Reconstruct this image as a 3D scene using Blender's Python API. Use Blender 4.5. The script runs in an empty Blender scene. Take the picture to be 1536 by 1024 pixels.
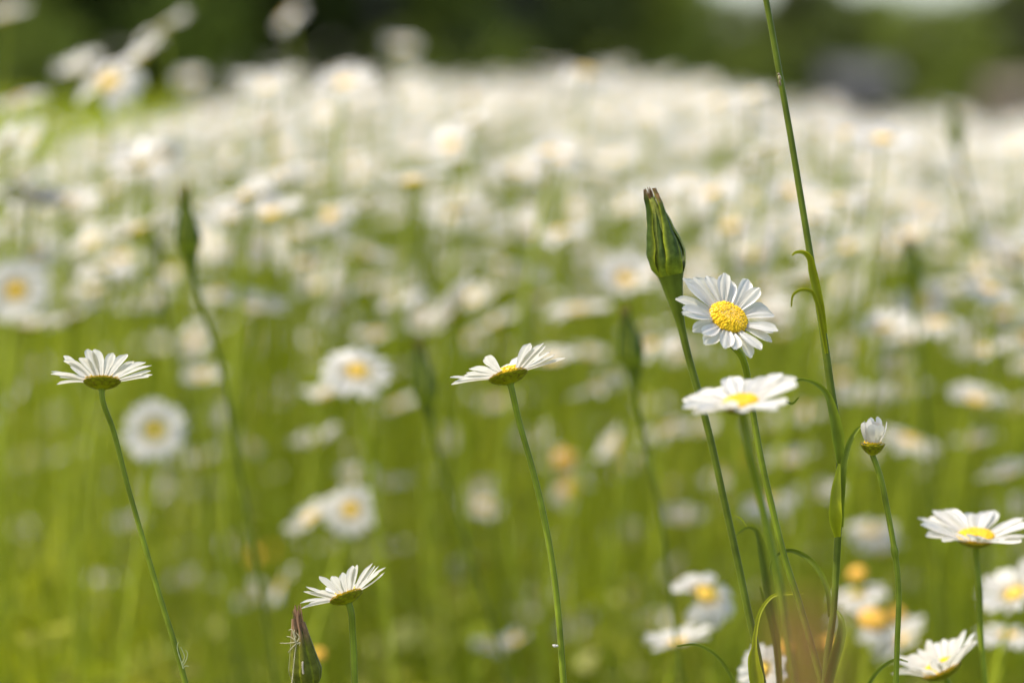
import bpy, math, random
import numpy as np
from mathutils import Vector, Matrix

SC = bpy.context.scene
COL = SC.collection
R = math.radians

# ------------------------------------------------------------------ camera
CAM_H = 0.80
FOCAL, SENSOR = 85.0, 36.0
K = FOCAL / SENSOR * 1536.0            # focal length in photo pixels
HORIZON = 160.0
PITCH = math.atan((512 - HORIZON) / K)
FOCUS = 1.086
cam_d = bpy.data.cameras.new('camera')
cam = bpy.data.objects.new('camera', cam_d)
COL.objects.link(cam)
cam.location = (0, 0, CAM_H)
cam.rotation_euler = (math.pi / 2 - PITCH, 0, 0)
cam_d.lens = FOCAL
cam_d.sensor_width = SENSOR
cam_d.clip_start = 0.02
cam_d.clip_end = 3000
cam_d.dof.use_dof = True
cam_d.dof.focus_distance = FOCUS
cam_d.dof.aperture_fstop = 3.5
SC.camera = cam

# ------------------------------------------------------------------ light
TO_SUN = Vector((-0.47, -0.02, 0.87)).normalized()
elev = math.asin(TO_SUN.z)
azim = math.atan2(TO_SUN.x, TO_SUN.y)
world = bpy.data.worlds.new('World')
SC.world = world
world.use_nodes = True
nt = world.node_tree
bg = nt.nodes['Background']
sky = nt.nodes.new('ShaderNodeTexSky')
sky.sky_type = 'NISHITA'
sky.sun_disc = False
sky.sun_elevation = elev
sky.sun_rotation = azim
sky.air_density = 1.0
sky.dust_density = 2.3
sky.ozone_density = 0.7
nt.links.new(sky.outputs[0], bg.inputs[0])
bg.inputs[1].default_value = 0.15
sun_d = bpy.data.lights.new('sun', 'SUN')
sun_d.energy = 2.2
sun_d.angle = R(0.5)
sun_d.color = (1.0, 0.91, 0.76)
sun = bpy.data.objects.new('sun', sun_d)
COL.objects.link(sun)
sun.rotation_euler = TO_SUN.to_track_quat('Z', 'Y').to_euler()

SC.view_settings.view_transform = 'Standard'
SC.view_settings.look = 'None'
SC.view_settings.gamma = 1
SC.view_settings.exposure = 1.26
SC.cycles.use_denoising = True
SC.cycles.max_bounces = 8
SC.cycles.transmission_bounces = 6
SC.cycles.sample_clamp_indirect = 6.0

# ------------------------------------------------------------------ helpers
FWD = Vector((0, math.cos(PITCH), -math.sin(PITCH)))
UPV = Vector((0, math.sin(PITCH), math.cos(PITCH)))
RGT = Vector((1, 0, 0))
CAMP = Vector((0, 0, CAM_H))


def at(px, py, D):
    """point of the meadow seen at this bearing, D metres away along the view axis"""
    return CAMP + D * (FWD + RGT * ((px - 768) / K) + UPV * ((512 - py) / K))


def to_px(p):
    v = Vector(p) - CAMP
    D = v.dot(FWD)
    return 768 + K * v.x / D, 512 - K * v.dot(UPV) / D, D


def sstep(a, b, x):
    t = np.clip((x - a) / (b - a), 0, 1)
    return t * t * (3 - 2 * t)


def ground_z(x, y):
    """height of the meadow floor"""
    x = np.asarray(x, float)
    y = np.asarray(y, float)
    az = x / np.maximum(y, 0.5)
    mound = 0.10 * np.exp(-((az - 0.005) / 0.13) ** 2) * sstep(2.2, 4.0, y) * (1 - sstep(7, 16, y))
    left = (1 - sstep(-0.16, -0.02, az)) * sstep(4, 36, y) * 0.62
    right = sstep(-0.05, 0.1, az) * sstep(8, 40, y) * -0.06
    wav = 0.012 * np.sin(x * 2.1 + 0.5) * np.sin(y * 1.7)
    return mound + left + right + wav


def mesh_np(name, V, F, mats, midx=None, col=None, smooth=True):
    """V (n,3); F (m,3) or (m,4) array"""
    me = bpy.data.meshes.new(name)
    V = np.asarray(V, np.float32)
    F = np.asarray(F, np.int32)
    m, k = F.shape
    me.vertices.add(len(V))
    me.vertices.foreach_set('co', V.ravel())
    me.loops.add(m * k)
    me.loops.foreach_set('vertex_index', F.ravel())
    me.polygons.add(m)
    me.polygons.foreach_set('loop_start', np.arange(0, m * k, k, dtype=np.int32))
    me.polygons.foreach_set('loop_total', np.full(m, k, np.int32))
    if midx is not None:
        me.polygons.foreach_set('material_index', np.asarray(midx, np.int32))
    me.polygons.foreach_set('use_smooth', np.full(m, smooth, bool))
    for a in mats:
        me.materials.append(a)
    me.update(calc_edges=True)
    if col is not None:
        c = np.ones((len(V), 4), np.float32)
        c[:, :col.shape[1]] = col
        at_ = me.color_attributes.new('Col', 'FLOAT_COLOR', 'POINT')
        at_.data.foreach_set('color', c.ravel())
    me.validate()
    return me


class MB:
    """collects grids and tubes of quads and links them as ONE mesh object"""

    def __init__(s):
        s.v, s.f, s.c, s.n = [], [], [], 0

    def grid(s, P, C, close_v=False):
        """P (nu,nv,3), C (nu,nv,3)"""
        nu, nv = P.shape[:2]
        s.v.append(P.reshape(-1, 3))
        s.c.append(np.broadcast_to(C, P.shape).reshape(-1, 3))
        i = np.arange(nu * nv).reshape(nu, nv) + s.n
        if close_v:
            j = np.roll(i, -1, axis=1)
            q = np.stack([i[:-1], j[:-1], j[1:], i[1:]], -1).reshape(-1, 4)
        else:
            q = np.stack([i[:-1, :-1], i[:-1, 1:], i[1:, 1:], i[1:, :-1]], -1).reshape(-1, 4)
        s.f.append(q)
        s.n += nu * nv

    def tube(s, pts, rad, sides=10, col=(1, 1, 1), stripes=0.0, rng=None):
        P = np.asarray(pts, float)
        n = len(P)
        r = np.broadcast_to(np.asarray(rad, float), (n,))
        T = np.gradient(P, axis=0)
        T /= np.linalg.norm(T, axis=1)[:, None] + 1e-12
        ref = np.array([0.0, 1.0, 0.0])
        A = np.cross(T, ref)
        A /= np.linalg.norm(A, axis=1)[:, None] + 1e-9
        B = np.cross(T, A)
        th = np.linspace(0, 2 * np.pi, sides, endpoint=False)
        G = P[:, None] + r[:, None, None] * (np.cos(th)[None, :, None] * A[:, None] + np.sin(th)[None, :, None] * B[:, None])
        C = np.asarray(col, float)
        if C.ndim == 1:
            C = np.broadcast_to(C, (n, 3))
        C = np.repeat(C[:, None], sides, 1).copy()
        if stripes:
            C *= (1 + stripes * np.cos(np.arange(sides) * np.pi))[None, :, None]
        s.grid(G, C, True)
        for e, o in ((0, 1), (n - 1, -1)):     # round off the ends
            cap = P[e] - o * T[e] * r[e] * 0.5
            g = np.stack([G[e], np.broadcast_to(cap, G[e].shape)])
            s.grid(g, np.broadcast_to(C[e, 0], g.shape), True)

    def arrays(s):
        return np.concatenate(s.v), np.concatenate(s.f), np.concatenate(s.c)

    def mesh(s, name, mat, origin=(0, 0, 0)):
        V, F, C = s.arrays()
        return mesh_np(name, V - np.asarray(origin), F, [mat], None, C)

    def build(s, name, mat, parent=None, origin=None):
        o = Vector(origin) if origin is not None else (parent.location.copy() if parent else Vector((0, 0, 0)))
        while False:
            pass
        ob = bpy.data.objects.new(name, s.mesh(name, mat, o))
        COL.objects.link(ob)
        if parent:
            ob.parent = parent
        else:
            ob.location = o
        return ob


def tag(o, label=None, cat=None, group=None, kind=None):
    if label: o['label'] = label
    if cat: o['category'] = cat
    if group: o['group'] = group
    if kind: o['kind'] = kind
    return o


def thing(name, label, cat, loc, group=None):
    o = bpy.data.objects.new(name, None)
    o.empty_display_size = 0.02
    COL.objects.link(o)
    o.location = loc
    return tag(o, label, cat, group)


def part(name, me, parent, loc=(0, 0, 0), rot=None, scale=(1, 1, 1)):
    o = bpy.data.objects.new(name, me)
    COL.objects.link(o)
    o.parent = parent
    M = Matrix.LocRotScale(Vector(loc), rot, Vector(scale))
    o.matrix_local = M
    return o


def spline(pts, n=40):
    """smooth curve through pts, safe for uneven spacing"""
    P = np.asarray([tuple(p) for p in pts], float)
    m = len(P)
    h = np.linalg.norm(P[1:] - P[:-1], axis=1) + 1e-9
    d = (P[1:] - P[:-1]) / h[:, None]
    M = np.empty_like(P)
    M[0], M[-1] = d[0], d[-1]
    if m > 2:
        M[1:-1] = (d[:-1] * h[1:, None] + d[1:] * h[:-1, None]) / (h[1:] + h[:-1])[:, None]
    out = []
    for t in np.linspace(0, m - 1 - 1e-6, n):
        i = int(t)
        u = t - i
        out.append((2 * u ** 3 - 3 * u ** 2 + 1) * P[i] + (u ** 3 - 2 * u ** 2 + u) * h[i] * M[i] + (3 * u ** 2 - 2 * u ** 3) * P[i + 1] + (u ** 3 - u ** 2) * h[i] * M[i + 1])
    return np.array(out)


def lerp_list(vals, n):
    return np.interp(np.linspace(0, 1, n), np.linspace(0, 1, len(vals)), vals)


# ------------------------------------------------------------------ materials
def mat_leafy(name, transl=0.35, gloss=0.12, rough=0.45, tint=(1, 1, 1), noise=0.25, nscale=60.0, vary=0.0, bump=0.0):
    """plant tissue: mesh colour x noise, some light passes through, soft sheen"""
    m = bpy.data.materials.new(name)
    m.use_nodes = True
    n = m.node_tree.nodes
    l = m.node_tree.links
    n.clear()
    out = n.new('ShaderNodeOutputMaterial')
    att = n.new('ShaderNodeVertexColor'); att.layer_name = 'Col'
    tc = n.new('ShaderNodeTexCoord')
    nz = n.new('ShaderNodeTexNoise'); nz.inputs['Scale'].default_value = nscale; nz.inputs['Detail'].default_value = 4
    l.new(tc.outputs['Object'], nz.inputs['Vector'])
    mr = n.new('ShaderNodeMapRange')
    mr.inputs[1].default_value = 0.3; mr.inputs[2].default_value = 0.7
    mr.inputs[3].default_value = 1 - noise; mr.inputs[4].default_value = 1 + noise
    l.new(nz.outputs[0], mr.inputs[0])
    mul = n.new('ShaderNodeVectorMath'); mul.operation = 'SCALE'
    l.new(att.outputs[0], mul.inputs[0]); l.new(mr.outputs[0], mul.inputs['Scale'])
    tn = n.new('ShaderNodeVectorMath'); tn.operation = 'MULTIPLY'; tn.inputs[1].default_value = tint
    l.new(mul.outputs[0], tn.inputs[0])
    colr = tn.outputs[0]
    if vary:
        oi = n.new('ShaderNodeObjectInfo')
        m2 = n.new('ShaderNodeMapRange'); m2.inputs[3].default_value = 1 - vary; m2.inputs[4].default_value = 1 + vary
        l.new(oi.outputs['Random'], m2.inputs[0])
        v2 = n.new('ShaderNodeVectorMath'); v2.operation = 'SCALE'
        l.new(colr, v2.inputs[0]); l.new(m2.outputs[0], v2.inputs['Scale'])
        colr = v2.outputs[0]
    df = n.new('ShaderNodeBsdfDiffuse'); tr = n.new('ShaderNodeBsdfTranslucent'); gl = n.new('ShaderNodeBsdfGlossy')
    gl.inputs['Roughness'].default_value = rough
    l.new(colr, df.inputs[0]); l.new(colr, tr.inputs[0])
    if bump:
        bp = n.new('ShaderNodeBump'); bp.inputs['Strength'].default_value = bump; bp.inputs['Distance'].default_value = 0.0004
        l.new(nz.outputs[0], bp.inputs['Height'])
        l.new(bp.outputs[0], df.inputs['Normal']); l.new(bp.outputs[0], gl.inputs['Normal'])
    mx = n.new('ShaderNodeMixShader'); mx.inputs[0].default_value = transl
    l.new(df.outputs[0], mx.inputs[1]); l.new(tr.outputs[0], mx.inputs[2])
    fr = n.new('ShaderNodeFresnel'); fr.inputs[0].default_value = 1.4
    fm = n.new('ShaderNodeMath'); fm.operation = 'MULTIPLY'; fm.inputs[1].default_value = gloss * 8
    fm.use_clamp = True
    l.new(fr.outputs[0], fm.inputs[0])
    m3 = n.new('ShaderNodeMixShader')
    l.new(fm.outputs[0], m3.inputs[0]); l.new(mx.outputs[0], m3.inputs[1]); l.new(gl.outputs[0], m3.inputs[2])
    l.new(m3.outputs[0], out.inputs[0])
    return m


M_PETAL = mat_leafy('petal_white', 0.52, 0.02, 0.5, noise=0.07, nscale=220)
M_DISC = mat_leafy('disc_yellow', 0.15, 0.02, 0.6, noise=0.18, nscale=900)
M_GREEN = mat_leafy('stem_green', 0.12, 0.05, 0.45, noise=0.26, nscale=90, vary=0.06)
M_BUD = mat_leafy('bud_green', 0.15, 0.035, 0.55, noise=0.30, nscale=420, bump=0.5)
M_LEAF = mat_leafy('leaf_green', 0.45, 0.06, 0.4, noise=0.12, nscale=120)
M_GRASS = mat_leafy('grass_blades', 0.5, 0.008, 0.5, noise=0.25, nscale=9, tint=(1.26, 1.18, 0.42))
M_TREE = mat_leafy('tree_leaves', 0.35, 0.006, 0.5, noise=0.35, nscale=0.35, vary=0.25)
M_BARK = mat_leafy('tree_bark', 0.0, 0.02, 0.8, noise=0.3, nscale=3)
M_DRY = mat_leafy('dry_brown', 0.25, 0.03, 0.6, noise=0.2, nscale=400)

GREEN = np.array((0.180, 0.225, 0.018))
DKGREEN = np.array((0.050, 0.076, 0.013))
YGREEN = np.array((0.34, 0.36, 0.014))
WHITE = np.array((0.665, 0.635, 0.565))
YELLOW = np.array((0.80, 0.50, 0.022))
ORANGE = np.array((0.76, 0.43, 0.06))
BROWN = np.array((0.20, 0.11, 0.05))


# ------------------------------------------------------------------ daisy pieces (local frame: petals attach in the plane z = 0, axis +z)
def petal_grid(rng, r0, L, W, e0, bend, nu=10, nv=7, twist=0.0, yaw=0.0):
    t = np.linspace(0, 1, nu)
    s = np.linspace(-1, 1, nv)
    w = np.where(t < 0.6, 0.42 + 0.58 * sstep(0, 0.62, t), np.clip(1 - ((t - 0.6) / 0.415) ** 2.6, 0, 1) ** 0.5)
    w = np.maximum(w, 0.16)
    notch = 1 - 0.035 * s ** 2 - 0.022 * (0.5 + 0.5 * np.cos(s * np.pi * 2 + 0.2)) * rng.uniform(0.2, 1.6)
    tt = t[:, None] * (1 + (notch[None] - 1) * sstep(0.7, 1, t)[:, None])
    ang = e0 - bend * tt ** 1.3
    dt = tt[1:] - tt[:-1]
    am = 0.5 * (ang[1:] + ang[:-1])
    rr = np.vstack([np.zeros((1, nv)), np.cumsum(np.cos(am) * dt, 0)]) * L
    zz = np.vstack([np.zeros((1, nv)), np.cumsum(np.sin(am) * dt, 0)]) * L
    y = (W / 2) * w[:, None] * s[None]
    ridge = 0.05 * W * np.cos(s * np.pi * 2.0)[None] * sstep(0, 0.2, t)[:, None] * (1 - 0.6 * sstep(0.85, 1, t))[:, None]
    cup = rng.uniform(0.0, 0.28) * (W / 2) * (s ** 2)[None] * w[:, None]
    z = zz + ridge + cup + y * (twist * t)[:, None]
    x = r0 + rr
    y = y + yaw * L * (t ** 2)[:, None]
    P = np.stack([x, y, z], -1)
    base = sstep(0.0, 0.10, t)[:, None, None]
    vein = (1 - 0.06 * (0.5 + 0.5 * np.cos(s * np.pi * 4)))[None, :, None]
    C = (YELLOW * 0.55 + WHITE * 0.35) * (1 - base) + WHITE * base * vein
    return P, C


def rot_z(P, a):
    c, s = math.cos(a), math.sin(a)
    M = np.array([[c, -s, 0], [s, c, 0], [0, 0, 1]])
    return P @ M.T


def make_petals(seed, Rr, n, e0, bend, skip=(), nu=10, nv=7, wmul=1.0, spread=0.12, special=None, ejit=0.10, dr=0.36):
    """ring of n petals of outer radius Rr; skip = list of (from, to) bearings in degrees left bare; special(phi)->(length, elevation) factors"""
    rng = np.random.default_rng(seed)
    mb = MB()
    rd = dr * Rr
    for i in range(n):
        phi = 360.0 * i / n + rng.normal(0, spread * 360.0 / n * 1.3)
        p_ = phi % 360
        if any(a <= p_ <= b for a, b in skip):
            continue
        L = (Rr - rd * 0.86) * rng.uniform(0.90, 1.08)
        e = e0 + rng.normal(0, ejit)
        b = bend + rng.normal(0, 0.16)
        if special:
            fl, de, db = special(p_)
            L *= fl; e += de; b += db
        W = 2 * math.pi * 0.74 * Rr / n * rng.uniform(0.92, 1.22) * wmul * 1.12
        P, C = petal_grid(rng, rd * 0.86, L, W, e, b, nu, nv, rng.normal(0, 0.18), rng.normal(0, 0.07))
        P[..., 2] += rng.uniform(-0.012, 0.012) * Rr
        mb.grid(rot_z(P, R(phi)), C * rng.uniform(0.97, 1.0))
    return mb


def make_disc(rd, florets=0, seed=0, dome=0.42, col=YELLOW):
    rng = np.random.default_rng(seed)
    mb = MB()
    nu, nv = 9, 24
    a = np.linspace(0, 1, nu)
    rr = rd * np.sin(a * np.pi / 2 + 1e-4)
    prof = np.cos(a * np.pi / 2) ** 0.9
    dimple = 0.16 * np.exp(-(a / 0.25) ** 2)
    zz = rd * dome * (prof - dimple)
    th = np.linspace(0, 2 * np.pi, nv, endpoint=False)
    P = np.stack([rr[:, None] * np.cos(th), rr[:, None] * np.sin(th), np.broadcast_to(zz[:, None], (nu, nv))], -1)
    C = (col * 0.9)[None, None] * np.ones((nu, nv, 1))
    mb.grid(P, C, True)
    for i in range(florets):
        f = math.sqrt((i + 0.5) / florets)
        ph = i * 2.399963
        aa = math.asin(min(f, 0.995)) / (math.pi / 2)
        r = rd * f
        z = rd * dome * (math.cos(aa * math.pi / 2) ** 0.9 - 0.16 * math.exp(-(aa / 0.25) ** 2))
        s = rd * 1.2 / math.sqrt(florets) * rng.uniform(0.8, 1.2) * (0.75 + 0.45 * f)
        nrm = np.array([f * 0.75 * math.cos(ph), f * 0.75 * math.sin(ph), 1.0]); nrm /= np.linalg.norm(nrm)
        ph += rng.normal(0, 0.05)
        c = np.array([r * math.cos(ph), r * math.sin(ph), z + rng.normal(0, 0.02) * rd])
        u = np.cross(nrm, (0.3, 0.8, 0.1)); u /= np.linalg.norm(u)
        v = np.cross(nrm, u)
        t6 = np.linspace(0, 2 * np.pi, 5, endpoint=False)
        ring = lambda q, h: c + s * q * (np.cos(t6)[:, None] * u + np.sin(t6)[:, None] * v) + nrm * s * h
        G = np.stack([ring(0.85, -0.3), ring(0.8, 0.28), ring(0.30, 0.52), ring(0.02, 0.42)])
        k = rng.uniform(0.80, 1.15)
        tipc = np.clip(col * k * (1.08 if f > 0.35 else 0.98), 0, 0.95)
        Cc = np.stack([col * 0.86, tipc, tipc * (1, 1.06, 1.2), tipc])[:, None] * np.ones((4, 5, 1))
        mb.grid(G, Cc, True)
    return mb


def make_involucre(rd, stem_r, bracts=True, depth=0.50, seed=0):
    """green cup of overlapping scales under the petals"""
    rng = np.random.default_rng(seed)
    mb = MB()
    n = 9
    a = np.linspace(0, 1, n)
    rr = stem_r + (rd * 1.04 - stem_r) * np.sin(a * np.pi / 2) ** 0.75
    zz = -rd * depth * (1 - a) ** 1.25 - 0.0002
    nv = 20
    th = np.linspace(0, 2 * np.pi, nv, endpoint=False)
    P = np.stack([rr[:, None] * np.cos(th), rr[:, None] * np.sin(th), np.broadcast_to(zz[:, None], (n, nv))], -1)
    C = np.where(a[:, None, None] > 0.84, (YGREEN + YELLOW) * 0.6, YGREEN * 0.8) * np.ones((n, nv, 1))
    mb.grid(P, C, True)
    if bracts:
        for row, (a0, a1, m) in enumerate(((0.22, 0.62, 11), (0.40, 0.84, 15), (0.58, 1.0, 19))):
            for i in range(m):
                ph = 2 * math.pi * (i + 0.5 * row) / m + rng.normal(0, 0.04)
                ts = np.linspace(a0, a1 + rng.uniform(-0.03, 0.03), 6)
                ss = np.linspace(-1, 1, 5)
                q = np.linspace(0, 1, 6)
                wd = 1.25 * math.pi / m * np.array((0.8, 1.0, 1.0, 0.9, 0.62, 0.12))
                r_ = np.interp(ts, a, rr) + rd * (0.022 + 0.012 * (2 - row) + 0.03 * q ** 2)
                z_ = np.interp(ts, a, zz)
                ang = ph + wd[:, None] * ss[None]
                keel = (1 - np.abs(ss)) * rd * 0.02
                G = np.stack([(r_[:, None] + keel) * np.cos(ang), (r_[:, None] + keel) * np.sin(ang), np.broadcast_to(z_[:, None], ang.shape)], -1)
                edge = np.clip(np.maximum(np.abs(ss)[None] ** 3, sstep(0.75, 1, q)[:, None]), 0, 1)[..., None]
                mb.grid(G, (YGREEN * 0.72) * (1 - edge) + np.array((0.16, 0.12, 0.015)) * edge)
    return mb


def frame_of(n):
    """head frame: z = n, x = picture-right made square to n"""
    n = Vector(n).normalized()
    x = (RGT - n * RGT.dot(n)).normalized()
    y = n.cross(x)
    return Matrix((x, y, n)).transposed()


def ground_end(p, d, D=0.25):
    """carry a stem on from p along d down to the soil"""
    p = Vector(p)
    d = Vector(d).normalized()
    z0 = float(ground_z(p.x, p.y))
    out = []
    h = p.z - z0
    sl = Vector((d.x / max(-d.z, 0.3), d.y / max(-d.z, 0.3)))
    for f in (0.3, 0.65, 1.0):
        k = h * (f - 0.4 * f * f)
        out.append(Vector((p.x + sl.x * k, p.y + sl.y * k, p.z - h * f)))
    b = out[-1]
    b.z = float(ground_z(b.x, b.y)) - 0.004
    return out


def stem_path(px, P0=None):
    pts = [at(*q) for q in px]
    if P0 is not None:
        pts[0] = Vector(P0)
    pts += ground_end(pts[-1], pts[-1] - pts[-2])
    return pts


def ribbon(mb, path, widths, nrm=(0, -1, 0), fold=0.25, col=GREEN, n=26, tipcol=None, roll=0.0):
    """narrow leaf along a path, keeled along its midrib"""
    P = spline(path, n)
    w = lerp_list(widths, n)
    T = np.gradient(P, axis=0); T /= np.linalg.norm(T, axis=1)[:, None]
    nn = np.array(nrm, float)
    S = np.cross(T, nn); S /= np.linalg.norm(S, axis=1)[:, None] + 1e-9
    N = np.cross(S, T)
    ra = roll * np.linspace(0, 1, n)[:, None]
    S2 = S * np.cos(ra) + N * np.sin(ra); N2 = N * np.cos(ra) - S * np.sin(ra)
    s = np.linspace(-1, 1, 5)
    G = P[:, None] + S2[:, None] * (w[:, None, None] / 2 * s[None, :, None]) + N2[:, None] * (fold * w[:, None, None] * (np.abs(s) ** 1.3 - 0.4)[None, :, None])
    t = np.linspace(0, 1, n)[:, None, None]
    c = np.asarray(col) * (1 + 0.22 * np.abs(s)[None, :, None])
    if tipcol is not None:
        k = sstep(0.55, 1, t)
        c = c * (1 - k) + np.asarray(tipcol) * k
    else:
        c = c * np.ones_like(t)
    mb.grid(G, c)
    # underside, a hair behind, so the leaf has thickness
    mb.grid((G - N2[:, None] * 0.00035)[:, ::-1], c[:, ::-1] * 0.9)


def hero_daisy(label, head, normal, rad, stem_px, seed, n=20, e0=0.18, bend=0.25, skip=(), special=None, stem_w=(9, 8.5, 8), leafs=(), wmul=1.0, ejit=0.10, spread=0.12, dr=0.36):
    """a daisy near the focus: stem, cup, petals and disc each a mesh"""
    P = at(*head)
    Fm = frame_of(normal)
    nn = Vector(normal).normalized()
    rd = (dr + 0.02) * rad
    mpp = head[2] / K
    join = P - nn * (rd * 0.50)
    pts = stem_path(stem_px, join)
    pts.insert(1, join - nn * rd * 0.25)
    root = thing('oxeye_daisy', label, 'daisy', pts[-1])
    mb = MB()
    path = spline(pts, 60)
    ws = np.interp(np.linspace(0, 1, 60), np.linspace(0, 1, len(stem_w)), stem_w) * mpp / 2
    ws[:2] *= 1.25
    t = np.linspace(0, 1, 60)[:, None]
    mb.tube(path, ws, 12, GREEN * (1 + 0.1 * np.sin(t * 17)) , 0.10)
    mb.build('stem', M_GREEN, root)
    rot = Fm.to_4x4().to_quaternion()
    loc = P - root.location
    part('petals', make_petals(seed, rad, n, e0, bend, skip, 12, 9, wmul, spread, special, ejit, dr).mesh('petals', M_PETAL), root, loc, rot)
    part('disc', make_disc(rd, 420, seed).mesh('disc', M_DISC), root, loc, rot)
    part('involucre', make_involucre(rd, ws[2], True, 0.50, seed).mesh('involucre', M_BUD), root, loc, rot)
    for lp, lw, lc in leafs:
        lm = MB()
        ribbon(lm, [at(*q) for q in lp], [x * mpp for x in lw], col=lc)
        lm.build('leaf', M_LEAF, root)
    return root


# ------------------------------------------------------------------ goatsbeard bud (local frame: axis +z, z = 0 where the bracts start, height 1 = tip)
def make_bud(seed, H, Rb, n=8, tip=BROWN, beak=0.30, open_=0.0, tuft=0):
    rng = np.random.default_rng(seed)
    bm, tm = MB(), MB()
    t = np.linspace(0, 1, 22)
    prof = np.interp(t, (0, 0.05, 0.12, 0.25, 0.38, 0.52, 0.66, 0.80, 0.92, 1.0), (0.80, 0.88, 0.96, 1.0, 0.88, 0.70, 0.53, 0.38, 0.25, 0.14)) * Rb
    th = np.linspace(0, 2 * np.pi, 24, endpoint=False)
    core = prof * 0.90
    G = np.stack([core[:, None] * np.cos(th), core[:, None] * np.sin(th), np.broadcast_to((t * H * 0.95)[:, None], (22, 24))], -1)
    bm.grid(G, np.broadcast_to(YGREEN * 0.8 + (0.05, 0.05, 0.05), G.shape), True)
    for i in range(n):
        ph = 2 * math.pi * i / n + rng.normal(0, 0.12)
        layer = i % 2
        s = np.linspace(-1, 1, 11)
        wd = np.interp(t, (0, 0.22, 0.42, 0.62, 0.9, 1), (1.2, 1.15, 0.92 if layer else 1.15, 0.98, 0.8, 0.18)) * math.pi / n * (1.12 if layer == 0 else 0.92)
        tw = rng.normal(0, 0.25) + 0.55
        ln = rng.uniform(0.80, 1.08)
        off = ((0.13 if layer == 0 else -0.02) * Rb + rng.uniform(0, 0.04) * Rb) * sstep(0, 0.12, t)[:, None]
        flare = rng.uniform(-0.06, 0.30) * Rb * sstep(0.70, 1, t) + open_ * Rb * t ** 2
        keel = (1 - np.abs(s)) ** 1.4
        r_ = prof[:, None] + off + flare[:, None] + (0.15 * Rb * keel)[None] * (0.1 + 0.9 * sstep(0, 0.3, t))[:, None]
        r_ = r_ - (0.05 * Rb * np.abs(s) ** 3)[None] * sstep(0.1, 0.4, t)[:, None]
        wob = rng.uniform(0, 6.28, 3)
        r_ = r_ + Rb * 0.030 * (np.sin(t * 19 + wob[0])[:, None] * s[None] + np.sin(t * 31 + wob[1])[:, None] * keel[None])
        ang = ph + wd[:, None] * (s[None] * (1 + 0.10 * np.sin(t * 14 + wob[2]))[:, None]) + (tw * t ** 1.5)[:, None]
        G = np.stack([r_ * np.cos(ang), r_ * np.sin(ang), np.broadcast_to((t * H * ln)[:, None], ang.shape)], -1)
        k = sstep(rng.uniform(0.74, 0.9), 1.0, t)[:, None, None]
        edge = (np.abs(s) ** 4)[None, :, None]
        lo = (1 - sstep(0.05, 0.30, t))[:, None, None]
        base = DKGREEN * 1.15 * (1 - lo) + GREEN * 1.0 * lo
        base = base * (1 - 0.65 * edge) + YGREEN * 1.1 * 0.65 * edge
        base = base * (1 + 0.22 * np.cos(s * 7.0 + i) * sstep(0.05, 0.3, t)[:, None])[..., None]
        bm.grid(G, base * (1 - k) + tip * k)
    for i in range(tuft):                       # dried florets poking out at the tip
        a = rng.uniform(0, 2 * np.pi)
        r0 = 0.13 * Rb * rng.uniform(0.2, 1)
        p0 = np.array([r0 * math.cos(a), r0 * math.sin(a), H * 0.84])
        p1 = p0 + np.array([math.cos(a) * Rb * rng.uniform(0.02, 0.26), math.sin(a) * Rb * rng.uniform(0.02, 0.26), H * rng.uniform(0.10, 0.22)])
        tm.tube(spline([p0, (p0 + p1) / 2 + rng.normal(0, 0.02 * Rb, 3), p1], 6), np.linspace(1, 0.5, 6) * Rb * 0.045, 5, tip * rng.uniform(0.8, 1.9))
    for m_ in bm.v + tm.v:                       # the beak leans over a little
        m_[:, 0] -= 0.05 * H * np.clip(m_[:, 2] / H, 0, 1.3) ** 2
    return bm, tm


def axis_rot(a, spin=0.0):
    return (frame_of(a) @ Matrix.Rotation(spin, 3, 'Z')).to_4x4().to_quaternion()


def goatsbeard(label, px, widths, D, bud_h, bud_w, seed, axis=None, leaves=(), tuft=10, group=None, detail=60, neck=0.45, spin=0.3, tip=BROWN, pxD=None):
    """px: stem points from the bud base down; sizes in photo pixels at depth D"""
    mpp = D / K
    pts = [at(q[0], q[1], q[2] if len(q) > 2 else D) for q in px]
    ax = Vector(axis) if axis is not None else (pts[0] - pts[1]).normalized()
    pts += ground_end(pts[-1], pts[-1] - pts[-2])
    root = thing('goatsbeard', label, 'goatsbeard', pts[-1], group)
    path = spline(pts, detail)
    w = np.interp(np.linspace(0, 1, detail), np.linspace(0, 1, len(widths)), widths) * mpp / 2
    Rb = bud_w * mpp / 2
    arc = np.r_[0, np.cumsum(np.linalg.norm(np.diff(path, axis=0), axis=1))] / (bud_h * mpp)
    w = np.maximum(w, Rb * 0.60 * np.exp(-(arc / neck) ** 1.5) + w * 0.3) + Rb * 0.12 * np.exp(-arc / 0.07)
    mb = MB()
    tcol = GREEN * 0.80 + (DKGREEN - GREEN) * 0.3
    mb.tube(path, w, 14, tcol, 0.10)
    mb.build('stem', M_GREEN, root)
    bm, tm = make_bud(seed, bud_h * mpp, Rb, tuft=tuft, tip=tip)
    q = axis_rot(ax, spin)
    b = part('bud', bm.mesh('bud', M_BUD), root, pts[0] - root.location, q)
    if tuft:
        part('withered_tip', tm.mesh('withered_tip', M_DRY), root, pts[0] - root.location, q)
    for lp, lw, lc, tipc, roll in leaves:
        lm = MB()
        ribbon(lm, [at(*z) for z in lp], [x * mpp for x in lw], col=lc, tipcol=tipc, roll=roll)
        lm.build('leaf', M_LEAF, root)
    return root


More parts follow.
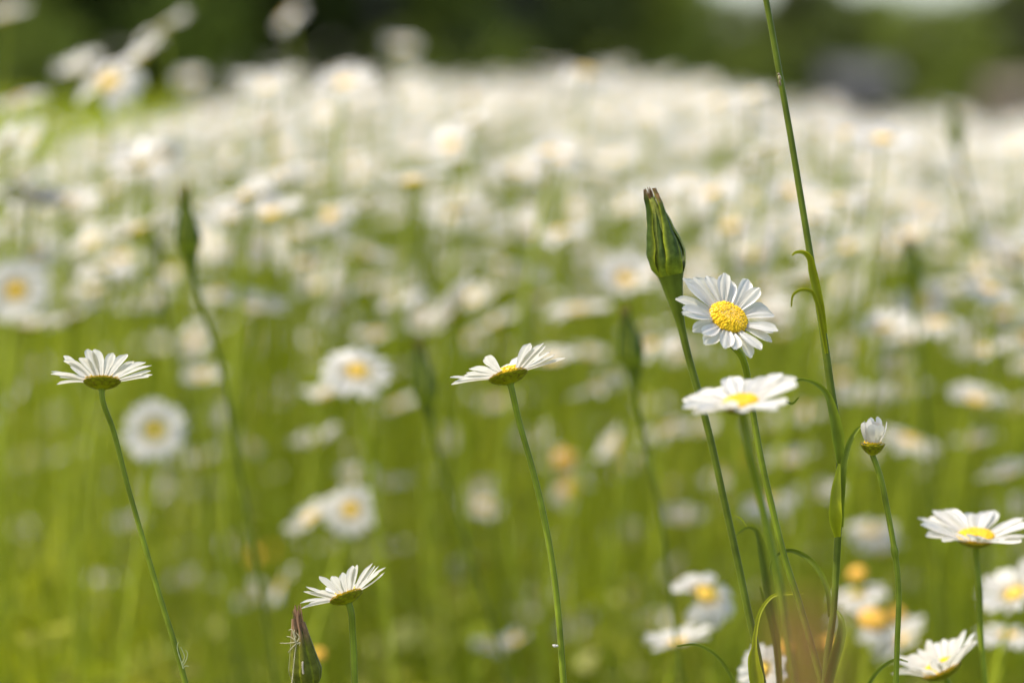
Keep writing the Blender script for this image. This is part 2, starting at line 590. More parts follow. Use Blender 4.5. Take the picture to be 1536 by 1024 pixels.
#@@SETTING
# ------------------------------------------------------------------ the ground
def make_ground():
    ys = np.concatenate([[-40, -10, -3, -1], np.geomspace(0.3, 1500, 110)])
    us = np.concatenate([-np.geomspace(1.6, 0.02, 40), [0], np.geomspace(0.02, 1.6, 40)])
    Y = np.repeat(ys[:, None], len(us), 1)
    X = us[None] * (np.abs(Y) + 4)
    Z = ground_z(X, np.maximum(Y, 0.3))
    G = np.stack([X, Y, Z], -1)
    mb = MB()
    mb.grid(G, np.ones(G.shape))
    m = bpy.data.materials.new('meadow_soil')
    m.use_nodes = True
    n, l = m.node_tree.nodes, m.node_tree.links
    b = n['Principled BSDF']
    b.inputs['Roughness'].default_value = 0.95
    b.inputs['Specular IOR Level'].default_value = 0.1
    tc = n.new('ShaderNodeTexCoord')
    nz = n.new('ShaderNodeTexNoise'); nz.inputs['Scale'].default_value = 3.0; nz.inputs['Detail'].default_value = 8
    l.new(tc.outputs['Object'], nz.inputs['Vector'])
    cr = n.new('ShaderNodeValToRGB')
    cr.color_ramp.elements[0].position = 0.35; cr.color_ramp.elements[0].color = (0.10, 0.11, 0.006, 1)
    cr.color_ramp.elements[1].position = 0.7; cr.color_ramp.elements[1].color = (0.19, 0.20, 0.007, 1)
    l.new(nz.outputs[0], cr.inputs[0]); l.new(cr.outputs[0], b.inputs['Base Color'])
    o = mb.build('ground', m)
    tag(o, kind='structure')


make_ground()


def blades(rng, X, Y, H, W, lean, C, seg=4):
    """ribbon blades, all in one array"""
    n = len(X)
    Z = ground_z(X, Y)
    a = rng.uniform(0, 2 * np.pi, n)
    face = rng.uniform(0, np.pi, n)
    ld = np.stack([np.cos(a), np.sin(a)], -1) * (lean * H)[:, None] + np.array([0.03, 0.0]) * H[:, None]
    t = np.linspace(0, 1, seg)
    wv = np.array([0.75, 1.0, 0.75, 0.04]) if seg == 4 else np.array([0.8, 1.0, 0.05])
    S = np.stack([np.cos(face), np.sin(face)], -1)
    V = np.zeros((n, seg, 2, 3))
    for i in range(seg):
        cx = X + ld[:, 0] * t[i] ** 1.9
        cy = Y + ld[:, 1] * t[i] ** 1.9
        cz = Z + H * (t[i] - 0.25 * lean * t[i] ** 3) - 0.003
        for j, sg in enumerate((-1, 1)):
            V[:, i, j, 0] = cx + sg * S[:, 0] * W * wv[i] / 2
            V[:, i, j, 1] = cy + sg * S[:, 1] * W * wv[i] / 2
            V[:, i, j, 2] = cz
    idx = np.arange(n * seg * 2).reshape(n, seg, 2)
    F = np.concatenate([np.stack([idx[:, i, 0], idx[:, i, 1], idx[:, i + 1, 1], idx[:, i + 1, 0]], -1) for i in range(seg - 1)])
    Cc = np.repeat(C[:, None], seg * 2, 1).reshape(-1, 3)
    return V.reshape(-1, 3), F, Cc


def make_grass():
    rng = np.random.default_rng(5)
    Vs, Fs, Cs, off = [], [], [], 0

    def add(n, d0, d1, spread, h0, h1, w0, w1, pw, seg=4, dark=1.0, straw=0.0):
        nonlocal off
        Y = (d0 ** pw + rng.uniform(0, 1, n) * (d1 ** pw - d0 ** pw)) ** (1 / pw)
        half = 0.235 * Y + spread
        X = rng.uniform(-1, 1, n) * half
        clump = 0.5 + 0.5 * np.sin(X * 9.0 + 2.0 * np.sin(Y * 4.3)) * np.sin(Y * 7.1 + X * 3.0)
        H = rng.uniform(h0, h1, n) * (0.55 + 0.60 * clump)
        W = rng.uniform(w0, w1, n)
        lean = np.abs(rng.normal(0.38, 0.30, n))
        k = rng.uniform(0, 1, (n, 1))
        pick = rng.uniform(0, 1, (n, 1))
        C = np.where(pick < 0.50, GREEN * 1.5, np.where(pick < 0.88, YGREEN * 1.1, np.where(pick < 0.95, DKGREEN * 1.5, np.array((0.34, 0.30, 0.10)))))
        C = np.where(rng.uniform(0, 1, (n, 1)) < straw, np.array((0.40, 0.43, 0.12)), C)
        # stands of darker and of paler grasses
        kind = np.sin(X * 6.1 + 1.7 * np.sin(Y * 3.1 + 1.0)) * np.sin(Y * 5.3 + 1.3 * np.sin(X * 4.7)) + 0.6 * np.sin(X * 17 + 2 * np.sin(Y * 11)) * np.sin(Y * 15 + X * 7)
        kind = np.clip(kind[:, None] + rng.normal(0, 0.25, (n, 1)), -1.2, 1.2)
        C = C * (0.75 + 0.55 * k) * (1 + 0.62 * kind) * np.where(kind < 0, np.array((0.85, 1.0, 1.0)), 1.0)
        v, f, c = blades(rng, X, Y, H, W, lean, C, seg)
        Vs.append(v); Fs.append(f + off); Cs.append(c); off += len(v)

    add(5000, 0.35, 1.5, 0.5, 0.18, 0.36, 0.002, 0.005, 1.5)
    add(7000, 1.4, 3.2, 0.4, 0.20, 0.42, 0.0025, 0.007, 1.8, dark=0.68)
    add(900, 1.7, 3.6, 0.4, 0.36, 0.58, 0.002, 0.004, 1.8)
    add(16000, 3.0, 7.0, 0.5, 0.31, 0.57, 0.004, 0.010, 1.7, dark=1.45, straw=0.12)
    add(2200, 2.1, 4.5, 0.4, 0.42, 0.66, 0.0016, 0.0034, 1.7, dark=1.1, straw=0.5)
    add(3500, 4.5, 11.0, 0.6, 0.48, 0.70, 0.003, 0.006, 1.6, dark=1.1, straw=0.5)
    add(16000, 6.5, 22.0, 1.0, 0.34, 0.57, 0.008, 0.022, 1.5, 3, dark=0.9)
    add(14000, 20.0, 60.0, 3.0, 0.25, 0.45, 0.03, 0.07, 1.5, 3, dark=0.72)
    V, F, C = np.concatenate(Vs), np.concatenate(Fs), np.concatenate(Cs)
    o = bpy.data.objects.new('meadow_grass', mesh_np('meadow_grass', V, F, [M_GRASS], None, C))
    COL.objects.link(o)
    tag(o, 'fresh green meadow grass growing between the flower stems', 'grass', kind='stuff')
    # broad low leaves of clover and daisy rosettes
    n = 42000
    Y = (1.65 ** 1.7 + rng.uniform(0, 1, n) * (7.0 ** 1.7 - 1.65 ** 1.7)) ** (1 / 1.7)
    X = rng.uniform(-1, 1, n) * (0.24 * Y + 0.4)
    Z = ground_z(X, Y) + 0.46 * rng.uniform(0.02, 1, n) ** 0.75 * (0.72 + 0.28 * np.sin(X * 11 + 2 * np.sin(Y * 6)) * np.sin(Y * 9 + X * 3))
    L = rng.uniform(0.015, 0.046, n)
    a = rng.uniform(0, 2 * np.pi, n)
    el = rng.uniform(-0.6, 0.5, n)
    d = np.stack([np.cos(a) * np.cos(el), np.sin(a) * np.cos(el), np.sin(el)], -1)
    sd = np.stack([-np.sin(a), np.cos(a), rng.normal(0, 0.3, n)], -1)
    p = np.stack([X, Y, Z], -1)
    nrm = np.cross(d, sd)
    q = np.stack([p - d * L[:, None] / 2, p + sd * (L * 0.3)[:, None] + nrm * (L * 0.07)[:, None], p + d * L[:, None] / 2, p - sd * (L * 0.3)[:, None] + nrm * (L * 0.07)[:, None]], 1)
    u = rng.uniform(0, 1, (n, 1))
    C = np.where(u < 0.5, GREEN * 1.0, np.where(u < 0.86, YGREEN * 0.85, np.array((0.42, 0.44, 0.26)))) * rng.uniform(0.4, 1.35, (n, 1))  # palest leaves stand in for glints, their shine put into the colour
    o = bpy.data.objects.new('clover_leaves', mesh_np('clover_leaves', q.reshape(-1, 3), np.arange(n * 4).reshape(n, 4), [M_GRASS], None, np.repeat(C[:, None], 4, 1).reshape(-1, 3)))
    COL.objects.link(o)
    tag(o, 'small broad leaves of low plants growing down among the grass', 'leaves', kind='stuff')


make_grass()

# ------------------------------------------------------------------ trees and sheds behind the meadow
def tree_meshes(seed, h, w, low, leaf, n, tone):
    """trunk mesh and crown mesh; crown of many leaf sprays in uneven clumps round its limbs"""
    rng = np.random.default_rng(seed)
    tk = MB()
    top = np.array([rng.normal(0, 0.05 * h), rng.normal(0, 0.05 * h), h * 0.86])
    path = spline([(0, 0, -0.2), (rng.normal(0, .02 * h), rng.normal(0, .02 * h), h * 0.3), top * (0.6, 0.6, 0.7), top], 14)
    bark = np.array((0.10, 0.085, 0.065))
    tk.tube(path, np.linspace(0.030, 0.006, 14) * h, 9, bark)
    clumps = []
    for i in range(16):
        z = rng.uniform(low, 0.95)
        a = i * 2.4 + rng.normal(0, 0.4)
        rr = w * 0.5 * (math.sin(math.pi * min(max((z - low + 0.12) / (1.1 - low), 0.06), 0.98)) ** 0.6) * rng.uniform(0.45, 0.95)
        c = np.array([math.cos(a) * rr, math.sin(a) * rr, z * h])
        k = int(np.clip(z * 0.75, 0.1, 0.9) * 13)
        tk.tube(spline([path[k], (path[k] + c) / 2 + (0, 0, 0.03 * h), c], 7), np.linspace(0.011, 0.003, 7) * h, 6, bark)
        clumps.append((c, rng.uniform(0.13, 0.24) * w, rng.uniform(0.75, 1.3)))
    clumps.append((top, 0.2 * w, 1.0))
    per = n // len(clumps)
    V, C = [], []
    for c, r, k in clumps:
        d = rng.normal(0, 1, (per, 3)); d /= np.linalg.norm(d, axis=1)[:, None]
        rad = r * rng.uniform(0.15, 1, (per, 1)) ** 0.45
        p = c + d * rad * (1.15, 1.15, 0.8)
        u = rng.normal(0, 1, (per, 3)); u /= np.linalg.norm(u, axis=1)[:, None]
        v = np.cross(u, d + 0.4 * rng.normal(0, 1, (per, 3))); v /= np.linalg.norm(v, axis=1)[:, None] + 1e-9
        s = leaf * rng.uniform(0.5, 1.2, (per, 1))
        V.append(np.stack([p - u * s, p + v * s * 0.55, p + u * s, p - v * s * 0.55], 1).reshape(-1, 3))
        C.append(np.repeat(np.asarray(tone) * k * rng.uniform(0.7, 1.3, (per, 1)), 4, 0))
    V = np.concatenate(V); C = np.concatenate(C)
    cr = mesh_np('crown', V, np.arange(len(V)).reshape(-1, 4), [M_TREE], None, C)
    return tk.mesh('trunk', M_BARK), cr


TREES = [  # sunlit and shaded looks of the trees are put into the leaf tones
    tree_meshes(1, 9.0, 6.0, 0.10, 0.24, 6000, (0.12, 0.145, 0.035)),
    tree_meshes(2, 8.0, 6.5, 0.05, 0.24, 6000, (0.15, 0.185, 0.03)),
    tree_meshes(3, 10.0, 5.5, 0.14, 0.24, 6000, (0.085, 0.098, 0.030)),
    tree_meshes(4, 4.0, 4.2, 0.02, 0.15, 3000, (0.15, 0.19, 0.03)),
]


def tree(kind, px, D, scale, label, rz, name='broadleaf_tree', group='trees of the wood edge behind the meadow', top=None):
    x = (px - 768) / K * D
    t = thing(name, label, 'tree', (x, D, float(ground_z(x, D))), group)
    t.rotation_euler = (0, 0, rz)
    if top is not None:                      # grown to where its top stands against the sky
        scale = (CAM_H + (HORIZON - top) / K * D - float(ground_z(x, D))) / (0.97 * (9.0, 8.0, 10.0, 4.1)[kind])
    t.scale = (scale,) * 3
    tk, cr = TREES[kind]
    part('trunk', tk, t)
    part('crown', cr, t)
    return t


TREE_LIST = [
    # kind, px, D, scale, label
    (1, -120, 47, 1.0, 'olive green tree blurred behind the tall daisies at the left edge'),
    (2, 75, 52, 1.0, 'dark tree in deep shade behind the clump of tall daisies'),
    (1, 235, 50, 0.95, 'olive green tree right of the clump of tall daisies'),
    (2, 390, 58, 1.1, 'dark shaded tree behind the pale flower held highest left of centre'),
    (0, 560, 56, 1.0, 'dark tree with sunlit green lower boughs left of the trunk gap'),
    (3, 690, 54, 0.85, 'light green bush in the gap between two dark trees'),
    (2, 775, 62, 1.1, 'very dark tree behind the middle of the daisy field'),
    (1, 850, 72, 1.1, 'bright green leafy tree near the top centre of the treeline'),
    (3, 960, 80, 1.2, 'broad yellow-green bush behind the field, left of the tall stem'),
    (0, 1020, 95, 0.72, 'mid green tree below the left patch of sky'),
    (1, 1095, 105, 0.62, 'light green tree just left of the tall stem, below the sky'),
    (2, 1165, 108, 0.72, 'dark tree behind the tall stem'),
    (2, 1225, 112, 0.80, 'tall dark tree dividing the two patches of sky'),
    (0, 1300, 128, 0.72, 'grey-green tree behind the grey shed'),
    (1, 1385, 112, 0.62, 'sunlit green tree right of the grey shed'),
    (1, 1450, 118, 0.64, 'sunlit rounded tree between the grey shed and the frame edge'),
    (0, 1520, 110, 0.72, 'dark tree at the right end of the treeline'),
    (2, 1610, 105, 0.85, 'dark tree standing just past the right edge of the treeline'),
    (3, 1350, 106, 0.75, 'low green bush beside the grey shed'),
    (3, 1435, 104, 0.70, 'low dark green bush at the field edge, right part'),
    (3, 1130, 100, 0.85, 'low bush at the foot of the tree behind the tall stem'),
    (3, 40, 44, 0.55, 'low bush at the far edge of the left lawn'),
    (2, 480, 63, 1.1, 'dark tree in shade behind the twin daisies left of centre'),
    (2, 640, 66, 1.15, 'dark tree behind the light green bush'),
    (0, 900, 86, 0.95, 'mid green tree behind the broad yellow-green bush'),
    (2, 150, 62, 1.1, 'dark tree seen behind and between the olive trees'),
    (3, 1345, 122, 1.22, 'broad bush closing the gap behind the grey shed'),
    (3, 1415, 126, 1.25, 'broad light bush under the right patch of sky'),
    (3, 1490, 124, 1.25, 'broad bush between the sunlit rounded tree and the brown shed'),
    (3, 1060, 116, 1.15, 'broad bush under the left patch of sky'),
    (3, 1200, 124, 1.3, 'broad shaded bush behind the tall stem'),
    (3, 1560, 122, 1.3, 'broad bush behind the brown shed'),
    (2, -330, 52, 1.1, 'dark tree continuing the wood edge past the left side'),
    (1, -560, 50, 1.05, 'olive tree continuing the wood edge, second past the left side'),
    (0, -790, 54, 1.1, 'mid green tree continuing the wood edge, third past the left side'),
    (0, 1720, 108, 0.8, 'mid green tree continuing the treeline past the right side'),
    (1, 1830, 112, 0.85, 'light green tree continuing the treeline, second past the right side'),
    (2, 320, 66, 1.1, 'shaded tree set back between the olive tree and the dark tree'),
    (1, 1255, 140, 0.7, 'far green tree behind the dark tree dividing the sky'),
    (0, 730, 74, 1.0, 'shaded tree deep in the wood edge behind the field middle'),
    (0, 560, 76, 1.2, 'shaded tree deep in the wood behind the sunlit boughs'),
]
TOPS = {(1020, 95): -27, (1095, 105): -8, (1165, 108): -30, (1225, 112): -44, (1300, 128): -4, (1385, 112): 2, (1450, 118): 2, (1520, 110): -26, (1610, 105): -42,
        (1350, 106): 80, (1435, 104): 70, (1130, 100): 60, (1255, 140): -12, (1345, 122): 8, (1415, 126): 8, (1490, 124): 4, (1060, 116): 0, (1200, 124): -7, (1560, 122): -16}
for i, (k, px, D, s, lb) in enumerate(TREE_LIST):
    tree(k, px, D, s, lb, i * 1.9, 'leafy_bush' if k == 3 else 'broadleaf_tree', top=TOPS.get((px, D)))


def plain_mat(name, col, rough=0.8, scale=8.0, amt=0.2):
    m = bpy.data.materials.new(name)
    m.use_nodes = True
    n, l = m.node_tree.nodes, m.node_tree.links
    b = n['Principled BSDF']; b.inputs['Roughness'].default_value = rough
    tc = n.new('ShaderNodeTexCoord'); nz = n.new('ShaderNodeTexNoise'); nz.inputs['Scale'].default_value = scale
    l.new(tc.outputs['Object'], nz.inputs['Vector'])
    cr = n.new('ShaderNodeValToRGB')
    cr.color_ramp.elements[0].color = tuple(c * (1 - amt) for c in col) + (1,)
    cr.color_ramp.elements[1].color = tuple(min(1, c * (1 + amt)) for c in col) + (1,)
    l.new(nz.outputs[0], cr.inputs[0]); l.new(cr.outputs[0], b.inputs['Base Color'])
    return m


def box_mb(boxes):
    mb = MB()
    for (x0, x1, y0, y1, z0, z1) in boxes:
        for q in (((x0, y0), (x1, y0)), ((x1, y0), (x1, y1)), ((x1, y1), (x0, y1)), ((x0, y1), (x0, y0))):
            G = np.array([[(q[0][0], q[0][1], z0), (q[1][0], q[1][1], z0)], [(q[0][0], q[0][1], z1), (q[1][0], q[1][1], z1)]], float)
            mb.grid(G, np.ones(G.shape))
        for z in (z0, z1):
            G = np.array([[(x0, y0, z), (x1, y0, z)], [(x0, y1, z), (x1, y1, z)]], float)
            mb.grid(G, np.ones(G.shape))
    return mb


def shed(label, px, D, w, h, rise, wall_c, roof_c, name):
    x = (px - 768) / K * D
    t = thing(name, label, 'shed', (x, D, float(ground_z(x, D))))
    mw = plain_mat(name + '_boards', wall_c); mr = plain_mat(name + '_roofing', roof_c); md = plain_mat(name + '_door_paint', tuple(c * 0.5 for c in wall_c))
    part('wall', box_mb([(-w / 2, w / 2, 0, 3.0, 0, h)]).mesh('wall', mw), t)
    mb = MB()
    ov = 0.25
    for z in (0.0, 0.08):
        G = np.array([[(-w / 2 - ov, -ov, h - 0.05 + z), (w / 2 + ov, -ov, h - 0.05 + z)], [(-w / 2 - ov, 1.5, h + rise + z), (w / 2 + ov, 1.5, h + rise + z)], [(-w / 2 - ov, 3 + ov, h - 0.05 + z), (w / 2 + ov, 3 + ov, h - 0.05 + z)]], float)
        mb.grid(G, np.ones(G.shape))
    o = part('roof', mb.mesh('roof', mr), t)
    part('door', box_mb([(-0.45, 0.45, -0.04, -0.003, 0.02, min(h - 0.15, 1.95))]).mesh('door', md), t)
    return t


shed('grey weathered shed in front of the trees, right of the tall stem', 1292, 100, 2.5, 1.75, 0.75, (0.050, 0.048, 0.044), (0.062, 0.060, 0.055), 'wooden_shed')
shed('reddish brown shed at the right end of the treeline', 1530, 98, 2.2, 1.4, 0.5, (0.13, 0.10, 0.06), (0.14, 0.105, 0.07), 'brown_shed')

#@@FIELD
# ------------------------------------------------------------------ daisies beyond the focus
rng = np.random.default_rng(11)
HEADS = []
for i, (n, e0, bend) in enumerate(((20, 0.10, 0.25), (18, 0.22, 0.15), (22, 0.02, 0.35), (19, 0.30, 0.10), (16, 0.05, 0.55), (21, 0.45, 0.20), (17, 0.0, 1.15), (15, 0.35, 0.3))):
    pm = make_petals(100 + i, 1.0, n, e0, bend, {4: ((200, 235),), 6: ((20, 60), (180, 215)), 7: ((100, 170),)}.get(i, ()), 6, 5, 1.0, 0.14).mesh('petals', M_PETAL)
    dm = make_disc(0.22, 40, i, dome=0.3, col=YELLOW * 0.9 + 0.06).mesh('disc', M_DISC)
    im = make_involucre(0.38, 0.05, False).mesh('involucre', M_BUD)
    HEADS.append((pm, dm, im))


def unit_stem(seed):
    r = np.random.default_rng(seed)
    mb = MB()
    pts = [(r.normal(0, 0.035), r.normal(0, 0.035), -0.01), (r.normal(0, 0.03), r.normal(0, 0.03), 0.33), (r.normal(0, 0.02), r.normal(0, 0.02), 0.7), (0, 0, 1)]
    P = spline(pts, 14)
    mb.tube(P, 0.0015, 6, (GREEN + YGREEN) * 0.6)
    return mb.mesh('stem', M_GREEN)


STEMS = [unit_stem(40 + i) for i in range(6)]
CLOSED = None


def field_daisy(head, rad, lean, face, label, kind, group=None, yaw=0.0, ds=1.0):
    """lean: degrees the head tips to the picture's left; face: degrees it tips towards the camera"""
    face = face * 0.9 - 6 if -40 < face < 35 else face
    n = Vector((-math.sin(R(lean)), -math.sin(R(face)), max(0.15, math.cos(R(lean)) * math.cos(R(face))))).normalized()
    rd = 0.37 * rad
    join = head - n * rd * 0.45
    bx, by = join.x + n.x * -0.03 + rng.normal(0, 0.012), join.y + rng.normal(0, 0.012)
    gz = float(ground_z(bx, by))
    root = thing('oxeye_daisy', label, 'daisy', (bx, by, gz), group)
    loc = join - root.location
    # stem: unit stem sheared from the root to the head
    st = bpy.data.objects.new('stem', STEMS[kind % 6])
    COL.objects.link(st)
    st.parent = root
    M = Matrix.Identity(4)
    M[0][2], M[1][2], M[2][2] = loc.x, loc.y, loc.z
    st.matrix_parent_inverse = Matrix.Identity(4)
    # a shear cannot live in loc/rot/scale, so the stem points at the head and is stretched to it
    q = Vector((0, 0, 1)).rotation_difference(loc.normalized())
    st.rotation_mode = 'QUATERNION'
    st.rotation_quaternion = q
    st.scale = (1, 1, loc.length)
    rot = (frame_of(n) @ Matrix.Rotation(yaw, 3, 'Z')).to_4x4().to_quaternion()
    hl = head - root.location
    pm, dm, im = HEADS[kind % 8]
    for nm, me in (('petals', pm), ('disc', dm), ('involucre', im)):
        part(nm, me, root, hl, rot, (rad * (1.0 if nm == 'petals' else ds),) * 3)
    return root


